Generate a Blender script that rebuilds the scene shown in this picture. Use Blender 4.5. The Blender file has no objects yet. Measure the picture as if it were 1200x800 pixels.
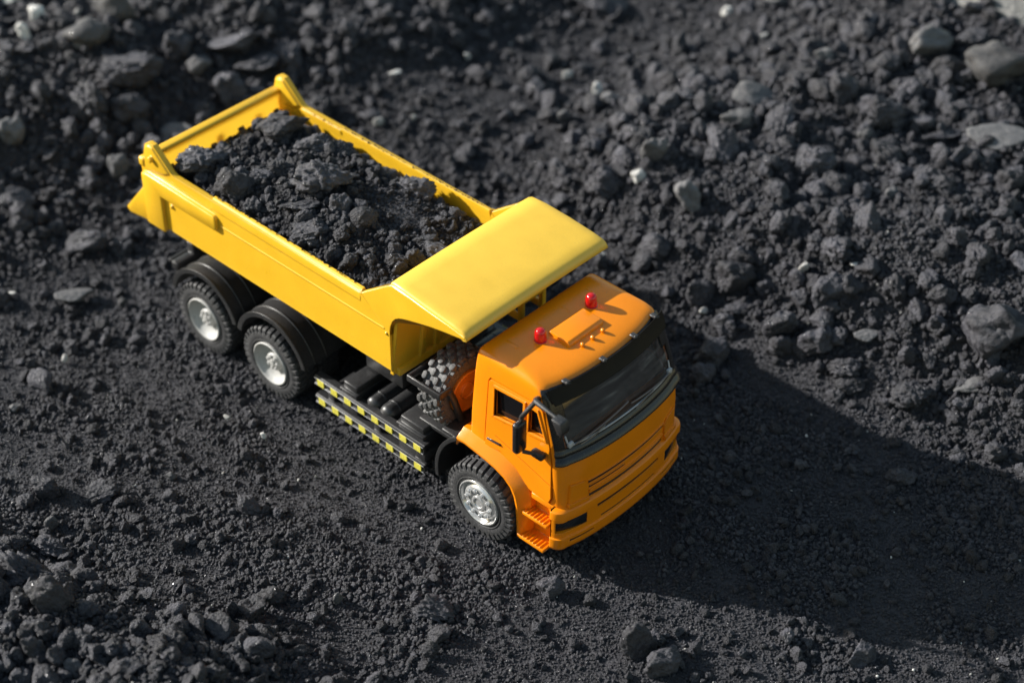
import bpy, bmesh, math, random
import numpy as np
from mathutils import Vector, Matrix

# ------------------------------------------------------------------ scene, camera, light
SC = bpy.context.scene
COL = SC.collection
S = 0.01                                  # everything below is written in centimetres
PI = math.pi
random.seed(7)

CAM = (31.95538, -36.55968, 46.50052)
F_DIR = Vector((-0.52303579, 0.56645179, -0.63684058))
U_DIR = Vector((-0.43692289, 0.46334742, 0.77097832))
R_DIR = Vector((0.73180049, 0.68149948, 0.00514847))
cam_d = bpy.data.cameras.new("camera")
cam = bpy.data.objects.new("camera", cam_d)
COL.objects.link(cam)
cam.matrix_world = Matrix((
    (R_DIR.x, U_DIR.x, -F_DIR.x, CAM[0] * S),
    (R_DIR.y, U_DIR.y, -F_DIR.y, CAM[1] * S),
    (R_DIR.z, U_DIR.z, -F_DIR.z, CAM[2] * S),
    (0, 0, 0, 1)))
cam_d.sensor_width = 36.0
cam_d.lens = 2209.3 / 1200 * 36.0
cam_d.clip_start = 0.01
cam_d.clip_end = 50.0
cam_d.dof.use_dof = True
cam_d.dof.focus_distance = (Vector((-0.8, -2.8, 4.6)) - Vector(CAM)).dot(F_DIR) * S
cam_d.dof.aperture_fstop = 9.0
SC.camera = cam

SUN_AZ, SUN_EL = math.radians(27.0), math.radians(25.8)   # direction the light travels, in plan; height of the sun
wd = bpy.data.worlds.new("World")
SC.world = wd
wd.use_nodes = True
nt = wd.node_tree
bg = nt.nodes["Background"]
sky = nt.nodes.new("ShaderNodeTexSky")
sky.sky_type = 'NISHITA'
sky.sun_disc = False
sky.sun_elevation = SUN_EL
# the lamp stands at azimuth SUN_AZ + 180 deg; the sky's rotation is measured clockwise from +Y
sky.sun_rotation = math.radians(90.0) - (SUN_AZ + PI)
sky.air_density = 2.0
sky.dust_density = 1.0
sky.ozone_density = 1.0
nt.links.new(sky.outputs[0], bg.inputs[0])
bg.inputs[1].default_value = 0.08
sun_d = bpy.data.lights.new("sun", 'SUN')
sun_d.energy = 5.0
sun_d.angle = math.radians(0.55)
sun_d.color = (1.0, 0.965, 0.91)
sun = bpy.data.objects.new("sun", sun_d)
COL.objects.link(sun)
ldir = Vector((math.cos(SUN_EL) * math.cos(SUN_AZ), math.cos(SUN_EL) * math.sin(SUN_AZ), -math.sin(SUN_EL)))
sun.rotation_euler = ldir.to_track_quat('-Z', 'Y').to_euler()
sun.location = (-1, -0.6, 1)
SC.view_settings.view_transform = 'Standard'
SC.view_settings.look = 'None'
SC.view_settings.exposure = 0.85
SC.view_settings.gamma = 1.0
SC.render.engine = 'CYCLES'
SC.cycles.max_bounces = 8
SC.cycles.transparent_max_bounces = 8

# ------------------------------------------------------------------ numpy noise and the terrain
def _hash(ix, iy, iz, seed):
    h = (ix * 374761393 + iy * 668265263 + iz * 1442695041 + seed * 974634777) & 0xFFFFFFFF
    h = ((h ^ (h >> 13)) * 1274126177) & 0xFFFFFFFF
    h = ((h ^ (h >> 16)) * 2246822519) & 0xFFFFFFFF
    return ((h ^ (h >> 15)) & 0xFFFFFF).astype(np.float64) / float(0xFFFFFF)

def vnoise(x, y, z, seed=0):
    """value noise, -1..1"""
    x0, y0, z0 = np.floor(x).astype(np.int64), np.floor(y).astype(np.int64), np.floor(z).astype(np.int64)
    fx, fy, fz = x - x0, y - y0, z - z0
    fx, fy, fz = [t * t * t * (t * (6 * t - 15) + 10) for t in (fx, fy, fz)]
    out = 0
    for dx in (0, 1):
        wx = fx if dx else 1 - fx
        for dy in (0, 1):
            wy = fy if dy else 1 - fy
            for dz in (0, 1):
                wz = fz if dz else 1 - fz
                out = out + wx * wy * wz * _hash(x0 + dx, y0 + dy, z0 + dz, seed)
    return out * 2 - 1

def fbm(x, y, z, octaves=4, seed=0, gain=0.5, ridged=False):
    a, f, s, n = 1.0, 1.0, 0.0, 0.0
    for o in range(octaves):
        v = vnoise(x * f + 13.7 * o, y * f + 5.1 * o, z * f + 9.3 * o, seed + o)
        if ridged:
            v = 1 - 2 * np.abs(v)
        s = s + a * v
        n += a
        a *= gain
        f *= 2.03
    return s / n

def sstep(a, b, t):
    k = np.clip((t - a) / (b - a), 0, 1)
    return k * k * (3 - 2 * k)

def rough(x, y):
    """0 on the packed track, 1 on the banks of loose coal"""
    wob = 1.8 * fbm(x * 0.12, y * 0.12, 0 * x, 3, 41)
    east = sstep(9.0, 13.5, y + wob - 0.12 * (x - 3)) * (0.5 + 0.5 * sstep(-17, -8, x + wob))
    mid = 1 - 0.40 * sstep(8, 4, np.abs(x + 17)) * sstep(10, 15, y)
    north = sstep(-20, -27, x + wob - 0.15 * y)
    south = sstep(-9.5, -13.5, y + wob - 0.25 * x * (x < 0)) * sstep(8, 0, x)
    small = 0.30 * sstep(0.1, 0.5, fbm(x * 0.16, y * 0.16, 0 * x + 3, 3, 77))
    return np.clip(np.maximum(np.maximum(east * mid, north), np.maximum(south, small)), 0, 1)

def height(x, y):
    wob = 2.0 * fbm(x * 0.09, y * 0.09, 0 * x, 3, 5)
    k = 0.35 + 0.65 * sstep(-16, -6, x)
    east = k * (3.6 * sstep(9.5, 17, y + wob - 0.12 * (x - 3)) + 1.2 * sstep(18, 34, y))
    north = 3.0 * sstep(-21, -33, x + wob - 0.1 * y)
    south = 2.2 * sstep(-10, -16.5, y + wob - 0.2 * x * (x < 0)) * sstep(7, -1, x)
    r = rough(x, y)
    d = (0.10 + 0.9 * r) * fbm(x * 0.22, y * 0.22, 0 * x + 1, 4, 11)
    d = d + (0.05 + 0.22 * r) * fbm(x * 0.9, y * 0.9, 0 * x + 2, 3, 23)
    # the ground under the wheels is level
    lev = sstep(5.2, 3.4, np.abs(y)) * sstep(-19, -16, x) * sstep(6.5, 4.0, x)
    return (east + north + south + d) * (1 - lev) + lev * 0.0

# ------------------------------------------------------------------ materials
def mat(name):
    m = bpy.data.materials.new(name)
    m.use_nodes = True
    t = m.node_tree
    return m, t, t.nodes["Principled BSDF"]

def nd(t, kind, **kw):
    n = t.nodes.new(kind)
    for k, v in kw.items():
        if k.startswith("i_"):
            n.inputs[k[2:].replace("_", " ")].default_value = v
        else:
            setattr(n, k, v)
    return n

def ramp(t, src, stops):
    r = t.nodes.new("ShaderNodeValToRGB")
    el = r.color_ramp.elements
    while len(el) < len(stops):
        el.new(0.5)
    for e, (p, c) in zip(el, stops):
        e.position = p
        e.color = (*c, 1) if len(c) == 3 else c
    t.links.new(src, r.inputs[0])
    return r.outputs[0]

def plastic(name, base, rough_v=0.3, dust=0.12, dustcol=(0.05, 0.045, 0.04), bev=0.0005, specks=True, sss=0.0, spec=0.5, vary=0.04):
    m, t, b = mat(name)
    tc = nd(t, "ShaderNodeNewGeometry")
    n1 = nd(t, "ShaderNodeTexNoise", i_Scale=120.0, i_Detail=4.0)
    n2 = nd(t, "ShaderNodeTexNoise", i_Scale=2200.0, i_Detail=3.0)
    for n in (n1, n2):
        t.links.new(tc.outputs["Position"], n.inputs["Vector"])
    c = ramp(t, n1.outputs[0], [(0.3, [k * (1 - vary) for k in base]), (0.7, [min(1, k * (1 + vary)) for k in base])])
    if specks:
        # specks of coal dust, in patches
        vo = nd(t, "ShaderNodeTexVoronoi", i_Scale=750.0)
        t.links.new(tc.outputs["Position"], vo.inputs["Vector"])
        lt = nd(t, "ShaderNodeMath", operation='LESS_THAN')
        t.links.new(vo.outputs["Distance"], lt.inputs[0])
        sub = nd(t, "ShaderNodeMath", operation='MULTIPLY_ADD')
        t.links.new(n1.outputs[0], sub.inputs[0]); sub.inputs[1].default_value = 0.9; sub.inputs[2].default_value = -0.40
        t.links.new(sub.outputs[0], lt.inputs[1])
        mu = nd(t, "ShaderNodeMath", operation='MULTIPLY')
        t.links.new(lt.outputs[0], mu.inputs[0]); mu.inputs[1].default_value = dust * 2
        mx = nd(t, "ShaderNodeMix", data_type='RGBA')
        t.links.new(mu.outputs[0], mx.inputs[0]); t.links.new(c, mx.inputs[6]); mx.inputs[7].default_value = (*dustcol, 1)
        c = mx.outputs[2]
    # a thin even film of dust
    film = ramp(t, n2.outputs[0], [(0.45, (0, 0, 0)), (0.75, (dust, dust, dust))])
    mx2 = nd(t, "ShaderNodeMix", data_type='RGBA')
    t.links.new(film, mx2.inputs[0]); t.links.new(c, mx2.inputs[6]); mx2.inputs[7].default_value = (*dustcol, 1)
    t.links.new(mx2.outputs[2], b.inputs["Base Color"])
    rr = ramp(t, n1.outputs[0], [(0.3, [rough_v * 0.85] * 3), (0.75, [min(1, rough_v * 1.3)] * 3)])
    t.links.new(rr, b.inputs["Roughness"])
    b.inputs["Specular IOR Level"].default_value = spec
    if sss:
        b.inputs["Subsurface Weight"].default_value = sss
        b.inputs["Subsurface Radius"].default_value = (1.0, 0.55, 0.10)
        b.inputs["Subsurface Scale"].default_value = 0.005
    bv = nd(t, "ShaderNodeBevel", samples=4)
    bv.inputs["Radius"].default_value = bev
    bp = nd(t, "ShaderNodeBump", i_Strength=0.12, i_Distance=0.0002)
    t.links.new(n2.outputs[0], bp.inputs["Height"])
    t.links.new(bv.outputs[0], bp.inputs["Normal"])
    t.links.new(bp.outputs[0], b.inputs["Normal"])
    return m

def coal(name, lo, hi, pebble=1.0, spec=0.5, rlo=0.5, rhi=0.85, space="Object", sc=1.0):
    m, t, b = mat(name)
    if space == "Object":
        src = nd(t, "ShaderNodeTexCoord").outputs["Object"]
    else:
        src = nd(t, "ShaderNodeNewGeometry").outputs["Position"]
    oi = nd(t, "ShaderNodeObjectInfo")
    n1 = nd(t, "ShaderNodeTexNoise", i_Scale=160.0 * sc, i_Detail=5.0, i_Roughness=0.65)
    n2 = nd(t, "ShaderNodeTexNoise", i_Scale=1500.0 * sc, i_Detail=6.0, i_Roughness=0.75)
    vo = nd(t, "ShaderNodeTexVoronoi", i_Scale=900.0 * sc)
    for n in (n1, n2, vo):
        t.links.new(src, n.inputs["Vector"])
    c = ramp(t, n1.outputs[0], [(0.25, lo), (0.75, hi)])
    # each piece its own shade
    mr = nd(t, "ShaderNodeMapRange")
    t.links.new(oi.outputs["Random"], mr.inputs[0])
    mr.inputs[3].default_value = 0.6; mr.inputs[4].default_value = 1.3
    hs = nd(t, "ShaderNodeHueSaturation")
    t.links.new(mr.outputs[0], hs.inputs["Value"]); t.links.new(c, hs.inputs["Color"])
    t.links.new(hs.outputs[0], b.inputs["Base Color"])
    rr = ramp(t, n2.outputs[0], [(0.3, [rlo] * 3), (0.6, [rhi] * 3)])
    # a few fresh facets that glint
    vc = nd(t, "ShaderNodeTexVoronoi", i_Scale=1300.0 * sc)
    t.links.new(src, vc.inputs["Vector"])
    sp = nd(t, "ShaderNodeSeparateColor"); t.links.new(vc.outputs["Color"], sp.inputs[0])
    gt = nd(t, "ShaderNodeMath", operation='GREATER_THAN'); gt.inputs[1].default_value = 0.90
    t.links.new(sp.outputs[0], gt.inputs[0])
    mxr = nd(t, "ShaderNodeMix", data_type='FLOAT')
    t.links.new(gt.outputs[0], mxr.inputs[0]); t.links.new(rr, mxr.inputs[2]); mxr.inputs[3].default_value = 0.16
    t.links.new(mxr.outputs[0], b.inputs["Roughness"])
    b.inputs["Specular IOR Level"].default_value = spec
    ad = nd(t, "ShaderNodeMath", operation='ADD')
    t.links.new(n2.outputs[0], ad.inputs[0]); t.links.new(vo.outputs["Distance"], ad.inputs[1])
    bp = nd(t, "ShaderNodeBump", i_Strength=0.9 * pebble, i_Distance=0.0006 / sc)
    t.links.new(ad.outputs[0], bp.inputs["Height"])
    t.links.new(bp.outputs[0], b.inputs["Normal"])
    return m

M = {}
M['bed'] = plastic("bed_yellow_plastic", (0.73, 0.420, 0.017), 0.32, 0.14, (0.22, 0.15, 0.05), 0.0007, sss=0.0, spec=0.6)
M['canopy'] = plastic("sheen_pale_yellow_plastic", (0.74, 0.46, 0.042), 0.40, 0.12, (0.34, 0.22, 0.05), 0.0009, spec=0.7)  # bed yellow made paler: the sky's sheen on the canopy is in this colour
M['thinbed'] = plastic("thin_yellow_plastic", (0.82, 0.475, 0.028), 0.34, 0.10, (0.30, 0.20, 0.06), 0.0007, spec=0.6)
_t = M['thinbed'].node_tree
_tl = nd(_t, "ShaderNodeBsdfTranslucent"); _tl.inputs[0].default_value = (0.98, 0.80, 0.22, 1)
_mx = nd(_t, "ShaderNodeMixShader"); _mx.inputs[0].default_value = 0.55
_t.links.new(_t.nodes["Principled BSDF"].outputs[0], _mx.inputs[1]); _t.links.new(_tl.outputs[0], _mx.inputs[2])
_t.links.new(_mx.outputs[0], [n for n in _t.nodes if n.type == 'OUTPUT_MATERIAL'][0].inputs[0])
M['cab'] = plastic("cab_orange_paint", (0.77, 0.225, 0.003), 0.20, 0.10, (0.2, 0.1, 0.03), 0.0003)
M['black'] = plastic("black_plastic", (0.018, 0.018, 0.019), 0.38, 0.5, (0.06, 0.06, 0.062), 0.0005)
M['frame'] = plastic("glossy_black_trim", (0.010, 0.010, 0.011), 0.22, 0.25, (0.06, 0.06, 0.06), 0.0007)
M['rubber'] = plastic("tyre_rubber", (0.026, 0.026, 0.028), 0.62, 0.7, (0.09, 0.09, 0.092), 0.0004)
M['dustrubber'] = plastic("dusty_tyre_rubber", (0.06, 0.06, 0.061), 0.6, 0.7, (0.2, 0.2, 0.2), 0.0004)
M['silver'] = plastic("silver_wheel_paint", (0.40, 0.395, 0.38), 0.55, 0.45, (0.10, 0.10, 0.10), 0.0004)
M['chrome'] = plastic("chromed_wheel", (0.62, 0.62, 0.62), 0.18, 0.35, (0.08, 0.08, 0.08), 0.0004)
M['chrome'].node_tree.nodes["Principled BSDF"].inputs["Metallic"].default_value = 0.6
M['visor'] = plastic("smoked_visor", (0.007, 0.0065, 0.006), 0.4, 0.06, (0.04, 0.038, 0.036), 0.0004, spec=0.12)
M['stripe_y'] = plastic("yellow_marking", (0.62, 0.55, 0.06), 0.5, 0.75, (0.08, 0.08, 0.08), 0.0001)
M['stripe_w'] = plastic("white_marking", (0.5, 0.5, 0.5), 0.5, 0.85, (0.1, 0.1, 0.1), 0.0001)
M['lens'] = plastic("dark_lamp_lens", (0.012, 0.013, 0.016), 0.12, 0.2, (0.06, 0.06, 0.06), 0.0003)
M['sideglass'] = plastic("tinted_side_glass", (0.005, 0.005, 0.006), 0.12, 0.1, (0.03, 0.03, 0.03), 0.0002, spec=0.25)
M['hub'] = plastic("orange_spare_hub", (0.55, 0.19, 0.015), 0.4, 0.2, (0.05, 0.04, 0.03), 0.0004)

M['inside'] = plastic("dark_grey_interior", (0.11, 0.11, 0.115), 0.5, 0.3, (0.1, 0.1, 0.1), 0.0004)
M['wiper'] = plastic("smoky_wiper", (0.16, 0.13, 0.11), 0.3, 0.2, (0.1, 0.1, 0.1), 0.0002)
M['clear'] = plastic("clear_edge_reflection", (0.45, 0.45, 0.46), 0.25, 0.4, (0.1, 0.1, 0.1), 0.0002)  # pale colour paints the white reflection along the clear glass edge
m, t, b = mat("windscreen_glass")
for n in list(t.nodes):
    if n.type != 'OUTPUT_MATERIAL':
        t.nodes.remove(n)
tr = nd(t, "ShaderNodeBsdfTransparent"); tr.inputs[0].default_value = (0.60, 0.60, 0.62, 1)
gl = nd(t, "ShaderNodeBsdfGlossy", i_Roughness=0.06)
fr = nd(t, "ShaderNodeFresnel", i_IOR=1.9)
ms = nd(t, "ShaderNodeMixShader")
t.links.new(fr.outputs[0], ms.inputs[0]); t.links.new(tr.outputs[0], ms.inputs[1]); t.links.new(gl.outputs[0], ms.inputs[2])
df = nd(t, "ShaderNodeBsdfDiffuse"); df.inputs[0].default_value = (0.5, 0.5, 0.5, 1)  # dust haze and smears that also paint the windscreen's pale reflections
ms2 = nd(t, "ShaderNodeMixShader"); gp = nd(t, "ShaderNodeNewGeometry")
mpg = nd(t, "ShaderNodeMapping"); mpg.inputs["Rotation"].default_value = (0.5, 0.2, 0.3); mpg.inputs["Scale"].default_value = (60, 45, 420)
gn = nd(t, "ShaderNodeTexNoise", i_Scale=1.0, i_Detail=4.0)
t.links.new(gp.outputs["Position"], mpg.inputs["Vector"]); t.links.new(mpg.outputs[0], gn.inputs["Vector"])
t.links.new(ramp(t, gn.outputs[0], [(0.42, (0.025, 0.025, 0.025)), (0.60, (0.06, 0.06, 0.06)), (0.75, (0.24, 0.24, 0.24))]), ms2.inputs[0])
t.links.new(ms.outputs[0], ms2.inputs[1]); t.links.new(df.outputs[0], ms2.inputs[2])
t.links.new(ms2.outputs[0], [n for n in t.nodes if n.type == 'OUTPUT_MATERIAL'][0].inputs[0])
M['glass'] = m
m, t, b = mat("red_lamp_plastic")
b.inputs["Base Color"].default_value = (0.85, 0.008, 0.012, 1)
b.inputs["Roughness"].default_value = 0.12
b.inputs["Transmission Weight"].default_value = 0.55
b.inputs["IOR"].default_value = 1.45
b.inputs["Coat Weight"].default_value = 0.6
M['red'] = m

M['loadlump'] = coal("dusty_loaded_lump", (0.018, 0.0178, 0.021), (0.092, 0.091, 0.106), 1.2, 0.45, 0.45, 0.9)
M['ground'] = coal("packed_coal_dust", (0.0135, 0.0134, 0.0162), (0.034, 0.0337, 0.0405), 1.0, 0.45, 0.55, 0.9, "Position")
M['coal'] = coal("coal_lump", (0.01, 0.0099, 0.012), (0.074, 0.0734, 0.088), 1.2, 0.5, 0.40, 0.85)
M['grain'] = coal("coal_grain", (0.011, 0.0109, 0.0132), (0.074, 0.0734, 0.088), 0.8, 0.55, 0.35, 0.8, "Object", 2.0)
M['load'] = coal("loaded_coal", (0.02, 0.0198, 0.0235), (0.062, 0.0613, 0.072), 1.0, 0.45, 0.5, 0.9, "Position")
M['greystone'] = coal("dusty_grey_stone", (0.065, 0.064, 0.066), (0.125, 0.123, 0.126), 0.5, 0.4, 0.6, 0.9)
M['chip'] = coal("pale_chip", (0.40, 0.39, 0.37), (0.62, 0.61, 0.58), 0.6, 0.3, 0.5, 0.8)
M['pale'] = coal("pale_sand", (0.12, 0.117, 0.11), (0.21, 0.205, 0.195), 0.6, 0.3, 0.7, 0.95, "Position", 0.3)

# ------------------------------------------------------------------ mesh helpers
WORLD_ORIGIN = {}

class MB:
    def __init__(self):
        self.v, self.f = [], []
    def add(self, v, f):
        o = len(self.v)
        self.v += [tuple(p) for p in v]
        self.f += [tuple(o + i for i in q) for q in f]
        return self
    def box(self, x0, x1, y0, y1, z0, z1, bev=0.0, seg=2):
        x0, x1 = min(x0, x1), max(x0, x1); y0, y1 = min(y0, y1), max(y0, y1); z0, z1 = min(z0, z1), max(z0, z1)
        v = [(x, y, z) for x in (x0, x1) for y in (y0, y1) for z in (z0, z1)]
        f = [(0, 1, 3, 2), (4, 6, 7, 5), (0, 4, 5, 1), (2, 3, 7, 6), (0, 2, 6, 4), (1, 5, 7, 3)]
        if bev:
            return self._bevelled(v, f, bev, seg)
        return self.add(v, f)
    def _bevelled(self, v, f, bev, seg):
        bm = bmesh.new()
        vs = [bm.verts.new(p) for p in v]
        for q in f:
            bm.faces.new([vs[i] for i in q])
        bmesh.ops.recalc_face_normals(bm, faces=bm.faces)
        ed = [e for e in bm.edges if len(e.link_faces) == 2 and e.calc_face_angle(0) > 0.45]
        bmesh.ops.bevel(bm, geom=ed, offset=bev, segments=seg, profile=0.5, affect='EDGES', clamp_overlap=True)
        bm.verts.index_update()
        self.add([p.co[:] for p in bm.verts], [[w.index for w in q.verts] for q in bm.faces])
        bm.free()
        return self
    def prism(self, poly, axis, a, b, bev=0.0, seg=2):
        """polygon swept along an axis; poly holds the two other coordinates in xyz order"""
        n = len(poly)
        def pt(p, k):
            return {'x': (k, p[0], p[1]), 'y': (p[0], k, p[1]), 'z': (p[0], p[1], k)}[axis]
        v = [pt(p, a) for p in poly] + [pt(p, b) for p in poly]
        f = [tuple(range(n))[::-1], tuple(range(n, 2 * n))] + [(i, (i + 1) % n, n + (i + 1) % n, n + i) for i in range(n)]
        if bev:
            return self._bevelled(v, f, bev, seg)
        return self.add(v, f)
    def loft(self, rings, cap=True, closed=True):
        n = len(rings[0]); v = [p for r in rings for p in r]; f = []
        for k in range(len(rings) - 1):
            for i in range(n if closed else n - 1):
                j = (i + 1) % n
                f.append((k * n + i, k * n + j, (k + 1) * n + j, (k + 1) * n + i))
        if cap:
            f.append(tuple(range(n))[::-1]); f.append(tuple(range((len(rings) - 1) * n, len(rings) * n)))
        return self.add(v, f)
    def lathe(self, prof, c=(0, 0, 0), axis='y', n=48, cap=True):
        """prof: (radius, distance along the axis)"""
        rings = []
        for r, h in prof:
            ring = []
            for i in range(n):
                a = 2 * PI * i / n
                p, q = r * math.cos(a), r * math.sin(a)
                o = {'y': (p, h, q), 'x': (h, p, q), 'z': (p, q, h)}[axis]
                ring.append((c[0] + o[0], c[1] + o[1], c[2] + o[2]))
            rings.append(ring)
        return self.loft(rings, cap)
    def tube(self, path, r, n=10):
        path = [Vector(p) for p in path]
        rings = []
        up = Vector((0.123, 0.31, 0.9)).normalized()
        for i, p in enumerate(path):
            d = (path[min(i + 1, len(path) - 1)] - path[max(i - 1, 0)]).normalized()
            a = d.cross(up).normalized(); b2 = a.cross(d).normalized()
            rr = r[i] if isinstance(r, (list, tuple)) else r
            rings.append([p + rr * (math.cos(2 * PI * k / n) * a + math.sin(2 * PI * k / n) * b2) for k in range(n)])
        return self.loft(rings)
    def ball(self, c, r, n=10, squash=(1, 1, 1)):
        rings = []
        for i in range(1, n):
            th = PI * i / n
            rings.append([(c[0] + squash[0] * r * math.sin(th) * math.cos(2 * PI * k / (2 * n)), c[1] + squash[1] * r * math.sin(th) * math.sin(2 * PI * k / (2 * n)),
                           c[2] + squash[2] * r * math.cos(th)) for k in range(2 * n)])
        return self.loft(rings)
    def arc(self, c, r0, r1, a0, a1, y0, y1, n=28):
        """a curved sheet round the y axis, radii r0..r1, degrees a0..a1"""
        rings = []
        for i in range(n + 1):
            a = math.radians(a0 + (a1 - a0) * i / n)
            ca, sa = math.cos(a), math.sin(a)
            rings.append([(c[0] + r * ca, y, c[1] + r * sa) for r, y in ((r0, y0), (r1, y0), (r1, y1), (r0, y1))])
        return self.loft(rings)
    def mirror_y(self):
        o = MB(); o.v = [(x, -y, z) for x, y, z in self.v]; o.f = [q[::-1] for q in self.f]
        return o
    def mesh(self, name, origin=None, smooth=35, recalc=True):
        bm = bmesh.new()
        vs = [bm.verts.new(p) for p in self.v]
        for q in self.f:
            try:
                bm.faces.new([vs[i] for i in q])
            except ValueError:
                pass
        bmesh.ops.remove_doubles(bm, verts=bm.verts, dist=1e-5)
        if recalc:
            bmesh.ops.recalc_face_normals(bm, faces=bm.faces)
        if origin is None:
            a = np.array([w.co for w in bm.verts])
            origin = tuple((a.min(0) + a.max(0)) / 2)
        for w in bm.verts:
            w.co = (w.co - Vector(origin)) * S
        me = bpy.data.meshes.new(name)
        bm.to_mesh(me); bm.free()
        if smooth:
            me.polygons.foreach_set("use_smooth", [True] * len(me.polygons))
            me.set_sharp_from_angle(angle=math.radians(smooth))
        return me, origin
    def build(self, name, material, parent=None, origin=None, smooth=35):
        me, org = self.mesh(name, origin, smooth)
        return link(name, me, material, org, parent)

def link(name, me, material, org, parent=None):
    if material is not None:
        me.materials.clear(); me.materials.append(material)
    o = bpy.data.objects.new(name, me)
    COL.objects.link(o)
    base = (0, 0, 0)
    if parent is not None:
        o.parent = parent
        base = WORLD_ORIGIN[parent.name]
    o.location = tuple((org[k] - base[k]) * S for k in range(3))
    WORLD_ORIGIN[o.name] = tuple(org)
    return o

def empty(name, org, parent=None):
    o = bpy.data.objects.new(name, None)
    o.empty_display_size = 0.01
    COL.objects.link(o)
    base = (0, 0, 0)
    if parent is not None:
        o.parent = parent; base = WORLD_ORIGIN[parent.name]
    o.location = tuple((org[k] - base[k]) * S for k in range(3))
    WORLD_ORIGIN[o.name] = tuple(org)
    return o

def tag(o, label, cat, group=None, kind=None):
    if label: o["label"] = label
    if cat: o["category"] = cat
    if group: o["group"] = group
    if kind: o["kind"] = kind
    return o

def boolean_cut(mb, cutters, name):
    """the shape mb minus the cutters; returns a mesh in centimetres as an MB"""
    def tmp(b):
        bm = bmesh.new()
        vs = [bm.verts.new(p) for p in b.v]
        for q in b.f:
            bm.faces.new([vs[i] for i in q])
        bmesh.ops.remove_doubles(bm, verts=bm.verts, dist=1e-5)
        bmesh.ops.recalc_face_normals(bm, faces=bm.faces)
        me = bpy.data.meshes.new("tmp"); bm.to_mesh(me); bm.free()
        o = bpy.data.objects.new("tmp", me); COL.objects.link(o)
        return o
    base = tmp(mb)
    cs = [tmp(c) for c in cutters]
    for c in cs:
        md = base.modifiers.new("cut", 'BOOLEAN')
        md.operation = 'DIFFERENCE'; md.object = c; md.solver = 'EXACT'
    dg = bpy.context.evaluated_depsgraph_get()
    ev = base.evaluated_get(dg)
    me = ev.to_mesh()
    out = MB()
    out.add([v.co[:] for v in me.vertices], [tuple(p.vertices) for p in me.polygons])
    ev.to_mesh_clear()
    for o in [base] + cs:
        d = o.data; bpy.data.objects.remove(o); bpy.data.meshes.remove(d)
    return out

# ------------------------------------------------------------------ the ground
def grid_mesh(xs, ys, hf):
    X, Y = np.meshgrid(xs, ys, indexing='ij')
    Z = hf(X, Y)
    n, k = X.shape
    co = np.stack([X, Y, Z], -1).reshape(-1, 3) * S
    idx = np.arange(n * k).reshape(n, k)
    q = np.stack([idx[:-1, :-1], idx[1:, :-1], idx[1:, 1:], idx[:-1, 1:]], -1).reshape(-1, 4)
    return co, q

def np_mesh(name, co, q, smooth=True):
    me = bpy.data.meshes.new(name)
    k = q.shape[1]
    me.vertices.add(len(co)); me.vertices.foreach_set("co", co.astype(np.float32).ravel())
    me.loops.add(q.size); me.loops.foreach_set("vertex_index", q.astype(np.int32).ravel())
    me.polygons.add(len(q))
    me.polygons.foreach_set("loop_start", np.arange(0, q.size, k, dtype=np.int32))
    me.polygons.foreach_set("use_smooth", [smooth] * len(q))
    me.update(calc_edges=True)
    return me

def ground_height(X, Y):
    r = rough(X, Y)
    z = height(X, Y)
    g = fbm(X * 2.6, Y * 2.6, 0 * X + 4, 4, 61, 0.6)
    z = z + (0.045 + 0.10 * r) * g + 0.02 * fbm(X * 8, Y * 8, 0 * X + 6, 2, 67)
    tr = sstep(10, 7, np.abs(Y - 0.5)) * (1 - r)
    z = z + tr * (0.05 * fbm(X * 0.14, Y * 1.5, 0 * X + 17, 3, 201) + 0.02 * fbm(X * 0.5, Y * 5, 0 * X + 19, 2, 203))
    return z

# fine sheet where the picture looks, a coarse one all round it (joined as one object: fine grid with a widening border)
def spaced(lo, hi, step, far):
    core = np.arange(lo, hi + step, step)
    out = [hi + step]
    d = step
    side = []
    p = 0.0
    while p < far:
        d *= 1.25
        p += d
        side.append(p)
    side = np.array(side)
    return np.concatenate([(core[0] - side)[::-1], core, core[-1] + side])
gx = spaced(-50.0, 20.0, 0.11, 160.0)
gy = spaced(-24.0, 50.0, 0.11, 160.0)
co, q = grid_mesh(gx, gy, ground_height)
ground = link("ground", np_mesh("ground", co, q), M['ground'], (0, 0, 0))
tag(ground, "ground of packed black coal dust under the toy truck", "ground", None, "structure")

# ------------------------------------------------------------------ the toy truck
TRUCK = empty("toy_dump_truck", (-7.0, 0.0, 0.0))
tag(TRUCK, "yellow and orange toy dump truck carrying a heap of black coal", "toy truck")

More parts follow.
